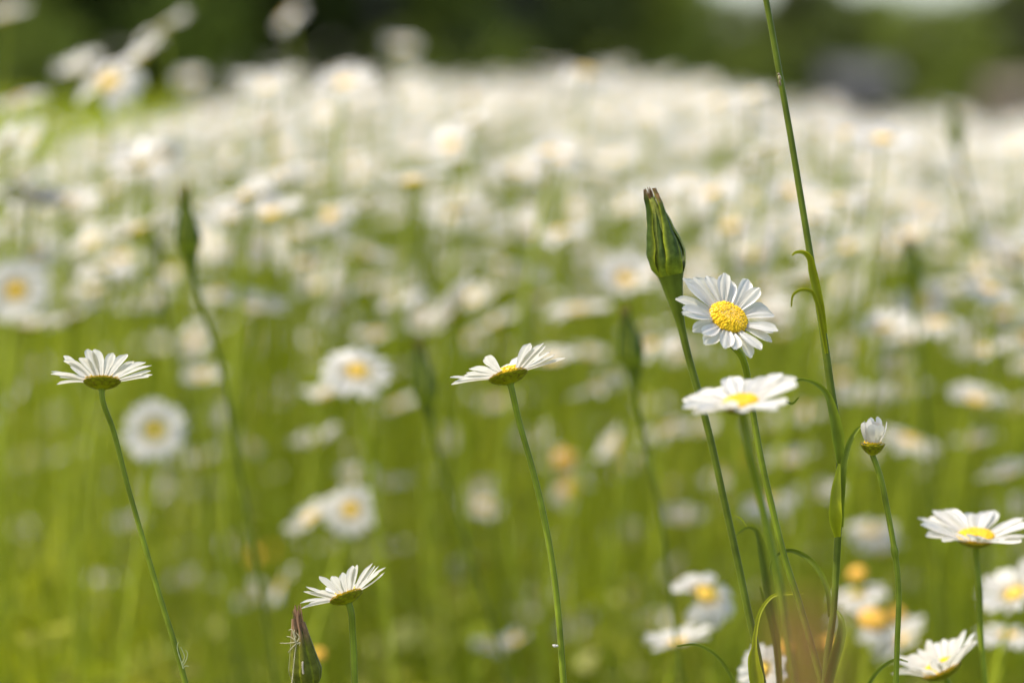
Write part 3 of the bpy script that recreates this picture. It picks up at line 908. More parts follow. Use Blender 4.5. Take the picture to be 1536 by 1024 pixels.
W_ = 'blurred white daisy '
CAT = [
    # px, py, D, radius(m), lean, face, label
    (4, 22, 2.3, .025, 10, 20, W_ + 'highest at the left edge of the photo'),
    (163, 122, 1.85, .027, 15, 48, W_ + 'with orange centre, lowest of the tall left clump'),
    (205, 88, 1.9, .026, 30, 18, W_ + 'in the middle of the tall left clump'),
    (243, 42, 2.1, .024, 32, 12, W_ + 'topmost of the tall left clump'),
    (118, 102, 2.2, .023, 20, 25, W_ + 'behind the left side of the tall left clump'),
    (28, 150, 2.1, .024, 18, 20, W_ + 'at the left edge above the pale round bud'),
    (10, 214, 1.75, .025, 36, 22, W_ + 'steeply tilted at the left edge over green lawn'),
    (30, 272, 1.75, .025, 20, 14, W_ + 'seen edge-on at the left edge below the tilted one'),
    (97, 303, 1.75, .026, 0, 22, W_ + 'level and bright, right of the edge-on one at left'),
    (432, 24, 2.7, .021, 45, 25, W_ + 'alone against dark trees at the top, larger of two'),
    (602, 70, 2.9, .020, -5, 30, W_ + 'alone against dark trees, smaller and rounder of two'),
    (380, 118, 2.1, .021, -10, 14, W_ + 'left one of a pair against the dark treeline'),
    (420, 118, 2.15, .021, 14, 16, W_ + 'right one of a pair against the dark treeline'),
    (505, 112, 2.4, .021, 30, -8, W_ + 'showing a tan underside against the dark treeline'),
    (592, 135, 2.5, .022, 15, 14, W_ + 'below the small round one that floats before dark trees'),
    (705, 145, 2.2, .022, 22, 15, W_ + 'below the very dark tree, left of centre'),
    (792, 142, 2.7, .020, 5, 25, W_ + 'small against the very dark tree at the field middle'),
    (880, 108, 2.1, .027, -8, 25, W_ + 'large and tall above the field, left of the big bud'),
    (285, 120, 2.9, .019, 10, 35, W_ + 'faint and pale, right of the tall left clump'),
    (307, 172, 3.0, .018, 5, 50, W_ + 'dull beige and round, under the faint pale one'),
    (208, 242, 1.75, .026, 20, 18, W_ + 'bright and tilted, above the leftmost blurred bud'),
    (150, 222, 2.4, .022, 5, 20, W_ + 'paler, left of the bright tilted one above the leftmost bud'),
    (205, 345, 1.7, .024, 22, 6, W_ + 'with orange edge, left of the leftmost blurred bud'),
    (185, 385, 1.85, .022, 5, 20, W_ + 'under the one with orange edge left of the leftmost bud'),
    (24, 436, 1.7, .022, 0, 65, W_ + 'turned to face the camera with orange centre, left edge'),
    (52, 382, 1.9, .022, 10, 30, W_ + 'just above the one facing the camera at left edge'),
    (25, 322, 1.9, .024, 50, 20, W_ + 'upright and narrow at left edge above the facing one'),
    (112, 474, 1.75, .021, 25, 4, W_ + 'curved and edge-on, right of the camera-facing one at left'),
    (42, 486, 1.75, .022, -5, 12, W_ + 'directly under the camera-facing one at left edge'),
    (208, 457, 1.85, .020, 0, 6, W_ + 'level and alone above the sharp left daisy'),
    (228, 520, 2.6, .018, 5, 30, W_ + 'small and faint at the right tip of the sharp left daisy'),
    (292, 510, 1.9, .018, 45, 45, W_ + 'with peach centre, beside the stem of the leftmost bud'),
    (304, 564, 1.8, .016, 5, 25, W_ + 'small, low beside the leftmost bud stem'),
    (262, 405, 2.1, .018, 10, 28, W_ + 'just left of the leftmost bud stem, below the bud'),
    (362, 310, 1.9, .022, 15, 8, W_ + 'right of the leftmost blurred bud at its height'),
    (368, 380, 1.9, .024, 5, 16, W_ + 'right of the leftmost bud stem, in the upper cluster'),
    (382, 462, 1.75, .024, -12, 20, W_ + 'right of the leftmost bud stem, with a peach centre'),
    (330, 440, 2.0, .022, 0, 10, W_ + 'between the leftmost bud stem and the peach-centred one'),
    (462, 394, 1.8, .024, 15, 10, W_ + 'with orange lower edge, left of centre field'),
    (505, 452, 1.8, .022, 35, 10, W_ + 'tilted steeply in the left middle of the field'),
    (546, 378, 1.9, .022, -20, 12, W_ + 'tilted to the right in the left middle of the field'),
    (600, 446, 1.8, .022, 22, 6, W_ + 'tilted, touching a peach-centred neighbour left of the sharp centre daisy'),
    (643, 478, 2.1, .018, 10, 45, W_ + 'small, turned sideways with a peach left edge'),
    (566, 500, 1.9, .020, 5, 16, W_ + 'above the orange-centred one near the second bud'),
    (470, 514, 2.2, .018, 10, 18, W_ + 'faint, above left of the orange-centred one'),
    (535, 556, 1.55, .022, -8, 40, W_ + 'with clear orange centre, left of the second blurred bud'),
    (488, 592, 1.7, .021, 20, 12, W_ + 'tucked under the left of the orange-centred one'),
    (422, 588, 2.6, .018, 20, 35, W_ + 'faint, far left of the orange-centred one'),
    (742, 484, 1.9, .021, 26, 8, W_ + 'tilted above the sharp centre daisy'),
    (706, 508, 2.3, .018, 5, 26, W_ + 'small and round above left of the sharp centre daisy'),
    (828, 540, 1.7, .020, 5, 16, W_ + 'right behind the sharp centre daisy'),
    (866, 465, 1.75, .023, 8, 14, W_ + 'broad, between the sharp centre daisy and the third bud'),
    (940, 418, 1.75, .022, 5, 40, W_ + 'with peach centre, just left of the sharp big bud'),
    (896, 580, 1.75, .021, 15, 6, W_ + 'edge-on, left of the third blurred bud stem'),
    (232, 645, 1.60, .0205, 0, 66, 'round blurred white daisy beside the left stem, seen full on'),
    (10, 606, 1.9, .020, 52, 8, W_ + 'as a steep sliver at the left edge, low'),
    (37, 793, 2.5, .014, 5, 25, 'small blurred white daisy low at the left edge'),
    (160, 861, 2.1, .017, 0, 4, 'small blurred white daisy edge-on, left of the left stem foot'),
    (88, 625, 3.0, .018, 15, 30, 'faint pale daisy left of the left stem, below the sharp flower'),
    (345, 818, 2.7, .017, 25, 35, 'faint white daisy above the pair right of the left stem'),
    (278, 870, 2.1, .015, 15, 20, 'blurred half-open daisy just right of the left stem, low'),
    (312, 868, 2.1, .014, -25, 14, 'blurred daisy touching the half-open one right of left stem'),
    (376, 895, 1.95, .016, 30, 30, 'blurred white daisy left of the one with a tan lower tip'),
    (421, 878, 1.75, .017, 58, 14, 'blurred white daisy on edge with a tan lower tip, above withered bud'),
    (345, 652, 2.0, .015, -60, 30, 'peach tinted fading daisy across the leftmost bud stem'),
    (371, 667, 2.0, .014, -20, 30, 'blurred white daisy right of the peach tinted fading one'),
    (320, 628, 2.2, .016, 15, 30, 'blurred white daisy left of the peach tinted fading one'),
    (594, 607, 2.0, .020, 18, 8, W_ + 'tilted, left of the second bud stem'),
    (475, 662, 1.8, .019, 16, 14, W_ + 'alone and tilted above the pair left of centre'),
    (746, 600, 2.1, .018, 10, 20, W_ + 'left of the centre stem, just below its flower'),
    (800, 655, 2.1, .017, 10, 35, W_ + 'right of the centre stem, upper part'),
    (668, 656, 2.4, .013, 0, 50, 'tiny round white daisy right of the second bud stem'),
    (466, 776, 1.7, .020, 32, 20, 'blurred daisy tilted, left of the orange-centred one of a pair'),
    (526, 764, 1.65, .018, 5, 58, 'blurred daisy with orange centre, right one of a low pair'),
    (535, 716, 2.0, .018, -5, 20, 'blurred white daisy behind the low pair, above it'),
    (582, 722, 2.0, .016, 0, 12, 'blurred white daisy right of and behind the low pair'),
    (698, 853, 2.0, .012, 0, 45, 'tiny round white daisy low between sharp centre and lower daisies'),
    (735, 966, 1.75, .014, -10, 12, 'left one of two touching low blurred daisies near the centre stem'),
    (774, 958, 1.75, .014, 20, 14, 'right one of two touching low blurred daisies near the centre stem'),
    (632, 968, 2.6, .015, -40, 30, 'faint white daisy low, right of the sharp lower daisy'),
    (890, 960, 2.6, .013, -45, 25, 'faint small daisy low, right of the centre stem foot'),
    (1058, 890, 1.42, .020, -12, 42, 'blurred white daisy with orange centre, left of the big bud stem'),
    (1018, 962, 1.40, .019, 12, 10, 'blurred white daisy with broad yellow disc, at bottom left of big stem'),
    (1144, 1004, 1.22, .013, 35, 50, 'small white daisy at the foot of the big bud stem'),
    (984, 934, 2.1, .014, 0, 35, 'faint white daisy above the one with broad yellow disc'),
    (1000, 642, 1.95, .022, 18, 10, W_ + 'left of the big bud stem below the front daisy'),
    (926, 664, 1.9, .019, 45, 20, W_ + 'on edge left of the third bud stem, peach right side'),
    (975, 605, 2.4, .020, 10, 16, W_ + 'right of the third blurred bud stem'),
    (1045, 642, 2.0, .021, 5, 14, W_ + 'directly behind the big bud stem below the front daisy'),
    (1150, 748, 1.75, .022, 8, 14, W_ + 'behind the two daisy stems, lower of the bright ones'),
    (1185, 690, 1.85, .022, 15, 12, W_ + 'between the daisy stems and the tall stem, upper'),
    (1222, 738, 1.95, .021, 10, 16, W_ + 'against the left of the tall stem at its swollen sheath'),
    (1150, 640, 2.2, .021, 20, 20, W_ + 'behind the stems just under the front daisy'),
    (1308, 797, 1.75, .019, 5, 26, 'blurred white daisy left of the closed bud stem, upper of two'),
    (1322, 826, 1.8, .017, 5, 12, 'blurred white daisy left of the closed bud stem, lower of two'),
    (1288, 890, 1.6, .018, 15, 18, 'blurred white daisy under the orange head right of tall stem'),
    (1352, 960, 1.55, .019, 42, 14, 'blurred white daisy tilted, crossing the closed bud stem low'),
    (1275, 925, 1.7, .018, 0, 12, 'blurred white daisy left of the low yellow heads'),
    (1512, 710, 1.7, .021, 18, 6, W_ + 'tilted at the right edge above the sharp right daisy'),
    (1508, 760, 2.0, .019, 10, 20, W_ + 'behind the right side of the sharp right daisy'),
    (1522, 890, 1.40, .021, 25, 30, 'blurred white daisy at the right edge below the sharp right daisy'),
    (1512, 952, 1.45, .019, 0, 12, 'blurred white daisy at the lower right edge with yellow underside'),
    (1463, 600, 1.7, .021, -8, 28, W_ + 'with orange centre at right, above the sharp right daisy'),
    (1365, 660, 1.75, .022, -10, 22, W_ + 'with orange centre, right of the sharp closed bud'),
    (1458, 660, 1.9, .021, 10, 8, W_ + 'edge-on below the orange-centred one at right'),
    (1405, 484, 1.75, .024, 5, 14, W_ + 'with peach centre, right of the tall stem, upper right one'),
    (1360, 508, 1.8, .022, 18, 12, W_ + 'with peach centre, right of the tall stem, lower left one'),
    (1476, 525, 1.75, .023, 12, 8, W_ + 'broad and edge-on in the right middle of the field'),
    (1300, 598, 1.85, .022, 8, 14, W_ + 'just above the sharp closed bud'),
    (1352, 582, 2.0, .022, 12, 14, W_ + 'above right of the sharp closed bud'),
    (1172, 500, 2.2, .020, 15, 14, W_ + 'behind the right petals of the yellow-centred sharp daisy'),
    (1212, 615, 2.1, .021, 10, 18, W_ + 'left of the tall stem beside the front daisy'),
    (1296, 680, 2.3, .017, 10, 28, W_ + 'small, between the tall stem and closed bud stem'),
    (1510, 358, 2.0, .022, -5, 30, W_ + 'with peach centre at the right edge, upper field'),
    (1528, 610, 2.0, .020, 10, 20, W_ + 'at the right edge beside the orange-centred one'),
    (1505, 470, 1.9, .022, 10, 12, W_ + 'at the right edge above the broad edge-on one'),
]
PLACED = []
for i, (px, py, D, rad, lean, face, lb) in enumerate(CAT):
    p = at(px, py, D)
    field_daisy(p, rad * 1.12, lean, face - 3, lb, i * 5 + 1 if face < 55 else (0, 2)[i % 2], yaw=i * 0.7, ds=0.62 if face > 65.5 else 1.0)
    PLACED.append((px, py, D))

# --- the drift of daisies: where each one grows
YMIN = ([-200, 0, 190, 330, 420, 560, 900, 1060, 1180, 1290, 1700], [200, 196, 196, 150, 118, 122, 112, 122, 150, 178, 182])


def scatter(n, d0, d1, seed, spread, pw):
    r = np.random.default_rng(seed)
    Y = (d0 ** pw + r.uniform(0, 1, n) * (d1 ** pw - d0 ** pw)) ** (1 / pw)
    X = r.uniform(-1, 1, n) * (0.213 * Y + spread)
    hh = np.where(Y < 5.5, r.normal(0.695, 0.075, n), r.normal(0.665, 0.055, n))
    Z = np.maximum(ground_z(X, Y) + hh, 0.25)
    D = Y * math.cos(PITCH) + (CAM_H - Z) * math.sin(PITCH)
    PX = 768 + K * X / D
    PY = 512 - K * (Y * math.sin(PITCH) + (Z - CAM_H) * math.cos(PITCH)) / D
    ok = PY > np.interp(PX, *YMIN) + r.normal(8, 12, n)
    # bare lawn behind the left part of the field, and thinner flowers near the camera
    ok &= ~((PX < 330) & (Y > 2.7 + np.maximum(PX, 0) * 0.006 + 26 * (np.maximum(PX, 0) / 330) ** 4 + np.abs(r.normal(0, 1.2, n)) * np.where(PX > 40, 1.0, 0.3)))
    u = r.uniform(0, 1, n)
    lo = np.where(PX > 850, 640, 525)
    p_keep = np.clip((lo - PY) / 170.0, 0.0, 1.0)
    p_keep = np.where((PX < 330) & (PY < 420), p_keep * 0.55, p_keep)
    gaps = 0.5 + 0.5 * np.sin(X * 5.5 / np.maximum(Y, 1) * 3 + 1.3 * np.sin(Y * 2.7)) * np.sin(Y * 3.9 + 0.6)
    p_keep *= np.where(Y < 4.5, 0.75 + 0.25 * gaps, 1.0)
    ok &= u < p_keep
    return X[ok], Y[ok], Z[ok], PX[ok], PY[ok], D[ok]


X, Y, Z, PX, PY, D = scatter(8200, 1.65, 8.0, 21, 0.25, 1.55)
inside = (PX > -40) & (PX < 1576)
order = np.argsort(D + np.where(inside, 0, 100))
N_LOW = 108
N_NEAR = 298 - len(CAT) - 9 - N_LOW


def region(px, py):
    if px < 330:
        return 'blurred white daisy of the drift around the leftmost blurred bud', 'daisies of the left drift'
    if px < 640:
        return 'blurred white daisy of the drift left of centre, under the dark trees', 'daisies of the drift left of centre'
    if px < 930:
        return 'blurred white daisy of the drift above the sharp centre daisy', 'daisies of the middle drift'
    if px < 1200:
        return 'blurred white daisy of the drift between the big bud and tall stem', 'daisies of the drift behind the big bud'
    return 'blurred white daisy of the drift right of the tall stem', 'daisies of the right drift'


rest = []
cnt = 0
for j in order:
    clash = any(abs(PX[j] - a) < 30 and abs(PY[j] - b) < 16 and D[j] < c + 0.15 for a, b, c in PLACED) and PY[j] > 380
    if cnt < N_NEAR and inside[j] and not clash:
        lb, gp = region(PX[j], PY[j])
        r_ = rng.uniform(0.019, 0.027)
        field_daisy(Vector((X[j], Y[j], Z[j])), r_, rng.normal(9, 14), rng.normal(16, 15), lb, int(rng.integers(0, 8)), gp, yaw=rng.uniform(0, 6))
        cnt += 1
    elif not clash:
        rest.append((X[j], Y[j], Z[j]))

# --- small ones held low among the grass in front of the drift
r_low = np.random.default_rng(63)
low = 0
while low < N_LOW:
    px, py, d = r_low.uniform(-20, 1556), 400 + 540 * r_low.uniform(0, 1) ** 1.8, r_low.uniform(1.95, 3.2)
    p = at(px, py, d)
    if p.z - float(ground_z(p.x, p.y)) < 0.14 or any(abs(px - a) < 46 and abs(py - b) < 22 for a, b, c in PLACED):
        continue
    PLACED.append((px, py, d))
    lb, gp = (('small blurred white daisy low in the grass left of the centre stem', 'low daisies left of the centre stem') if px < 800 else
              ('small blurred white daisy low in the grass right of the centre stem', 'low daisies right of the centre stem'))
    field_daisy(p, r_low.uniform(0.016, 0.024), r_low.normal(14, 14), r_low.normal(12, 12), lb, int(r_low.integers(0, 8)), gp, yaw=r_low.uniform(0, 6))
    low += 1

# --- the far drift, past counting, as one object
xf, yf, zf, *_ = scatter(5200, 3.2, 9.0, 31, 0.6, 1.7)
xg, yg, zg, *_ = scatter(4600, 8.5, 42.0, 32, 1.5, 1.35)
dfar = float(np.sort(D[inside])[min(cnt + 20, int(inside.sum()) - 1)])
keep = yf > max(dfar + 0.05, 3.4)
P_far = np.concatenate([np.array(rest), np.stack([xf, yf, zf], -1)[keep], np.stack([xg, yg, zg], -1)])


def far_drift(P):
    r = np.random.default_rng(77)
    n = len(P)
    # low head: eleven petals, a six-sided dome, three-sided stem
    v, f, m = [], [], []
    npet = 11
    for i in range(npet):
        a = 2 * np.pi * i / npet
        w = 0.20
        b = len(v)
        c, s = math.cos(a), math.sin(a)
        for (x, y, z) in ((0.16, -0.09, 0.02), (0.8, -w * 0.85, 0.1), (1.0, 0, 0.1), (0.8, w * 0.85, 0.1), (0.16, 0.09, 0.02)):
            v.append((c * x - s * y, s * x + c * y, z))
        f += [(b, b + 1, b + 2), (b, b + 2, b + 3), (b, b + 3, b + 4)]
        m += [0] * 3
    b = len(v)
    v.append((0, 0, 0.09))
    for i in range(6):
        a = 2 * np.pi * i / 6
        v.append((0.22 * math.cos(a), 0.22 * math.sin(a), 0.03))
    for i in range(6):
        f.append((b, b + 1 + i, b + 1 + (i + 1) % 6)); m.append(1)
    v.append((0, 0, -0.25))
    for i in range(6):
        f.append((len(v) - 1, b + 1 + (i + 1) % 6, b + 1 + i)); m.append(2)
    v, f, m = np.array(v), np.array(f), np.array(m)
    nv = len(v)
    lean = np.radians(r.normal(7, 15, n)); face = np.radians(r.normal(12, 13, n))
    N = np.stack([-np.sin(lean), -np.sin(face), np.cos(lean) * np.cos(face)], -1); N /= np.linalg.norm(N, axis=1)[:, None]
    Xa = np.array([1.0, 0, 0]) - N * N[:, :1]; Xa /= np.linalg.norm(Xa, axis=1)[:, None]
    Ya = np.cross(N, Xa)
    sp = r.uniform(0, 2 * np.pi, n)
    X2 = Xa * np.cos(sp)[:, None] + Ya * np.sin(sp)[:, None]
    Y2 = -Xa * np.sin(sp)[:, None] + Ya * np.cos(sp)[:, None]
    rad = r.uniform(0.018, 0.026, n)
    V = P[:, None] + rad[:, None, None] * (v[None, :, :1] * X2[:, None] + v[None, :, 1:2] * Y2[:, None] + v[None, :, 2:] * N[:, None])
    F = (f[None] + (np.arange(n) * nv)[:, None, None]).reshape(-1, 3)
    mi = np.tile(m, n)
    Cv = np.empty((nv, 3)); Cv[:] = WHITE; Cv[npet * 5:npet * 5 + 7] = YELLOW * 0.9 + 0.06; Cv[-1] = GREEN
    C = np.tile(Cv, (n, 1))
    # stems
    sb = np.stack([P[:, 0] + r.normal(0, .02, n), P[:, 1] + r.normal(0, .02, n), ground_z(P[:, 0], P[:, 1]) - .005], -1)
    st = P - N * (rad * 0.22)[:, None]
    S = np.empty((n, 6, 3))
    for i in range(3):
        o = 0.0016 * np.array([math.cos(2.094 * i), math.sin(2.094 * i), 0])
        S[:, i] = sb + o; S[:, 3 + i] = st + o
    sf = []
    for i in range(3):
        j = (i + 1) % 3
        sf += [(i, j, 3 + j), (i, 3 + j, 3 + i)]
    SF = (np.array(sf)[None] + (np.arange(n) * 6)[:, None, None] + n * nv).reshape(-1, 3)
    V = np.concatenate([V.reshape(-1, 3), S.reshape(-1, 3)])
    F = np.concatenate([F, SF])
    mi = np.concatenate([mi, np.full(len(SF), 2)])
    C = np.concatenate([C, np.tile((GREEN + YGREEN) * 0.65, (n * 6, 1))])
    me = mesh_np('daisy_drift', V, F, [M_PETAL, M_DISC, M_GREEN], mi, C, smooth=False)
    o = bpy.data.objects.new('daisy_drift', me)
    COL.objects.link(o)
    tag(o, 'far dense white drift of daisies running back to the treeline', 'daisies', kind='stuff')


far_drift(P_far)

# --- small yellow and orange heads, spent daisies and closed buds out of focus
spent_n = make_petals(301, 1.0, 14, 0.1, 0.9, ((40, 150), (220, 300)), 6, 5, 0.8).mesh('petals', M_PETAL)
spent_d = make_disc(0.42, 60, 9, dome=0.8, col=ORANGE * 1.05).mesh('disc', M_DISC)
spent_i = make_involucre(0.43, 0.05, False).mesh('involucre', M_BUD)


def spent_daisy(px, py, D, rad, lean, face, label, petals=True):
    p = at(px, py, D)
    n = Vector((-math.sin(R(lean)), -math.sin(R(face)), max(0.2, math.cos(R(lean)) * math.cos(R(face))))).normalized()
    gz = float(ground_z(p.x, p.y))
    root = thing('spent_daisy', label, 'daisy', (p.x + 0.01, p.y, gz))
    join = p - n * rad * 0.2 - root.location
    st = part('stem', STEMS[int(px) % 6], root, (0, 0, 0), Vector((0, 0, 1)).rotation_difference(join.normalized()), (1, 1, join.length))
    rot = axis_rot(n, px * 0.1)
    if petals:
        part('petals', spent_n, root, p - root.location, rot, (rad,) * 3)
    part('disc', spent_d, root, p - root.location, rot, (rad,) * 3)
    part('involucre', spent_i, root, p - root.location, rot, (rad,) * 3)


for a in (
    (846, 690, 2.0, .019, 0, 50, 'blurred orange spent daisy right of the centre stem, upper of two', True),
    (858, 734, 2.0, .021, 0, 40, 'blurred pale orange spent daisy right of centre stem, lower of two', True),
    (382, 838, 2.3, .018, 0, 40, 'small orange spent daisy left of the tan-tipped daisy', False),
    (405, 828, 2.4, .016, 0, 40, 'small faint orange spent daisy beside the brighter orange one', False),
    (1108, 690, 2.1, .017, 0, 40, 'blurred orange spent daisy behind the daisy stems', False),
    (1286, 862, 1.6, .014, 20, 20, 'orange spent daisy right of the tall stem, upper one', False),
    (1308, 932, 1.55, .021, -10, 30, 'bright orange-yellow spent daisy low beside the closed bud stem', True),
    (1340, 925, 1.6, .018, 10, 20, 'yellow spent daisy low, behind the closed bud stem', True),
    (1178, 972, 1.5, .010, 0, 40, 'small orange spent head behind the brown seed spike', False),
    (1240, 965, 1.5, .010, 0, 30, 'small orange spent head left of the tall stem foot', False),
    (478, 982, 1.5, .010, 0, 45, 'small yellow spent head right of the withered bud', False),
):
    spent_daisy(*a)


def closed_bud(px, py, D, rad, label, detail=False):
    p = at(px, py, D)
    gz = float(ground_z(p.x, p.y))
    root = thing('daisy_bud', label, 'daisy bud', (p.x + 0.008, p.y, gz))
    join = p - Vector((0, 0, rad * 0.4)) - root.location
    part('stem', STEMS[int(px) % 6], root, (0, 0, 0), Vector((0, 0, 1)).rotation_difference(join.normalized()), (1, 1, join.length))
    part('petals', spent_n, root, p - root.location, axis_rot((0, -.2, 1), 1.0), (rad * 1.1, rad * 1.1, -rad))
    part('involucre', spent_i, root, p - root.location, axis_rot((0, -.2, 1)), (rad * 2,) * 3)


closed_bud(70, 180, 2.2, .010, 'pale round bud bright against the green lawn at left')
closed_bud(408, 710, 2.2, .009, 'pale round bud right of the leftmost blurred bud stem')
closed_bud(500, 815, 2.0, .009, 'small pale bud just below the low daisy pair')

#@@HEROES
# ------------------------------------------------------------------ flowers in the plane of focus
def CUP(p):
    """petals on the near and far side stand steeper than those at the two sides"""
    return 1.0, 0.34 * abs(math.sin(R(p))) ** 1.2 - 0.06, 0.0


F0 = FOCUS
# left daisy
hero_daisy('sharp white daisy on a bent stem at left, cup showing', (153, 571, F0), (-0.03, 0.34, 0.94), 0.0235,
           [(156, 585, F0), (170, 645, F0), (192, 730, F0), (215, 810, F0), (240, 895, F0), (262, 965, F0), (278, 1022, F0)], 3,
           n=26, e0=0.28, bend=0.14, special=CUP, wmul=0.95, dr=0.31, stem_w=(9, 7.5, 8, 9, 10))
# centre daisy
hero_daisy('sharp white daisy on a curving stem at centre of the meadow', (762, 562, F0), (-0.24, 0.27, 0.92), 0.0255,
           [(762, 578, F0), (778, 630, F0), (798, 700, F0), (817, 780, F0), (832, 870, F0), (840, 950, F0), (845, 1022, F0)], 8,
           n=25, e0=0.26, bend=0.15, special=CUP, wmul=0.95, dr=0.31, skip=((258, 292),), stem_w=(10, 9, 9.5, 10, 10))
# lower daisy
hero_daisy('sharp white daisy on a straight stem beside the withered bud', (519, 893, F0), (-0.34, 0.30, 0.88), 0.0212,
           [(527, 910, F0), (529, 950, F0), (532, 1022, F0)], 14, n=26, e0=0.32, bend=0.05, special=CUP, dr=0.32, stem_w=(10, 10, 11), wmul=0.85)
# daisy that faces the camera
hero_daisy('sharp white daisy turned to the camera with broad yellow disc', (1092, 477, F0 - 0.012), (0.32, -0.60, 0.73), 0.0238,
           [(1104, 505, F0), (1113, 535, F0), (1126, 600, F0 + .01), (1140, 680, F0 + .01), (1158, 760, F0 + .01), (1178, 840, F0 + .01), (1196, 895, F0 + .01), (1215, 960, F0 + .01)], 22,
           n=25, e0=0.26, bend=0.22, ejit=0.17, spread=0.26, special=lambda p: (1.12 if 60 < p < 215 else 0.95, 0.0, 0.0), skip=((304, 326),), wmul=1.30, stem_w=(11, 10, 10, 11),
           leafs=(([(1120, 790, F0 + .01), (1112, 778, F0 + .01), (1100, 772, F0 + .01)], (1, 2, 1), YGREEN),))
# daisy in front of it
hero_daisy('large soft white daisy held level in front of the big bud stem', (1111, 605, 0.985), (-0.16, -0.17, 0.97), 0.0262,
           [(1113, 622, 0.985), (1124, 680, 0.985), (1138, 740, 0.99), (1152, 800, 0.99), (1168, 870, 0.99), (1180, 950, 0.99)], 31,
           n=19, e0=0.22, bend=0.10, dr=0.27, ejit=0.08, stem_w=(13, 12, 11, 11), wmul=1.15)
# right daisy
hero_daisy('soft white daisy on a straight stem at the right edge', (1464, 806, 1.16), (-0.03, -0.15, 0.98), 0.0285,
           [(1468, 826, 1.16), (1469, 880, 1.16), (1471, 950, 1.16), (1477, 1022, 1.16)], 43,
           n=20, e0=0.42, bend=0.28, dr=0.29, stem_w=(9.5, 9, 9))
# lower right daisy
hero_daisy('soft white daisy tilted upward in the lower right corner', (1412, 1003, 1.17), (-0.42, 0.04, 0.90), 0.0245,
           [(1420, 1022, 1.17), (1430, 1060, 1.17)], 52, n=28, e0=0.62, bend=0.12, stem_w=(9, 9, 9))


# closed daisy, just opening
def opening_bud():
    D = F0
    mpp = D / K
    P = at(1309, 664, D)
    nn = Vector((0.0, -0.05, 1)).normalized()
    rd = 17 * mpp
    pts = stem_path([(1311, 682, D), (1319, 710, D), (1330, 760, D), (1340, 815, D), (1345, 848, D), (1348, 890, D), (1346, 960, D), (1344, 1022, D)], P - nn * rd * 1.05)
    root = thing('daisy_bud', 'sharp half-closed daisy bud with upright white petals, right of tall stem', 'daisy bud', pts[-1])
    mb = MB()
    path = spline(pts, 70)
    t = np.linspace(0, 1, 70)
    w = np.full(70, 8.5)
    w += 4 * np.exp(-((t - 0.335) / 0.02) ** 2)
    mb.tube(path, w * mpp / 2, 12, GREEN * 0.95, 0.1)
    mb.build('stem', M_GREEN, root)
    rot = axis_rot(nn)
    loc = P - root.location
    r = np.random.default_rng(4)
    pm = MB()
    for i in range(11):
        ph = 2 * math.pi * i / 11 + r.normal(0, 0.1)
        a, c = petal_grid(r, rd * 0.62, rd * r.uniform(1.6, 2.5), rd * r.uniform(0.65, 1.0), R(r.uniform(58, 80)), r.uniform(-0.85, -0.35), 10, 7)
        pm.grid(rot_z(a, ph), c * (1, 1, 1))
    part('petals', pm.mesh('petals', M_PETAL), root, loc, rot)
    part('disc', make_disc(rd * 0.7, 60, 2, dome=0.5).mesh('disc', M_DISC), root, loc, rot)
    part('involucre', make_involucre(rd, 4.5 * mpp, True, 1.05, 3).mesh('involucre', M_BUD), root, loc, rot)


opening_bud()

# the big closed goatsbeard bud
goatsbeard('big sharp green goatsbeard bud closed to a point, on thick stem',
           [(1006, 412), (1012, 444), (1020, 482), (1030, 525), (1048, 590), (1066, 660), (1085, 745), (1104, 830), (1122, 915), (1138, 988), (1145, 1030)],
           (15, 11.5, 10.5, 10.5, 11.5, 11.5), F0 + 0.022, 128, 49, 2, axis=(-0.20, 0.02, 0.97), tuft=22, neck=0.55, spin=0.25,
           leaves=(
               ([(1136, 1024, F0 + .01), (1131, 985, F0 + .01), (1133, 950, F0 + .01), (1143, 912, F0 + .01), (1160, 893, F0 + .01), (1182, 890, F0 + .01), (1205, 889, F0 + .01)], (16, 9, 6, 5, 4.5, 4, 3), YGREEN, None, 0.3),
               ([(1142, 1060, F0 + .01), (1134, 1015, F0 + .01), (1130, 985, F0 + .01), (1134, 960, F0 + .01)], (14, 22, 16, 2), YGREEN, None, 0.0),
               ([(1112, 1060, F0 + .03), (1095, 1010, F0 + .03), (1072, 980, F0 + .03), (1045, 966, F0 + .03), (1015, 968, F0 + .03)], (7, 6, 5, 4, 2), GREEN, None, 0.2),
           ))

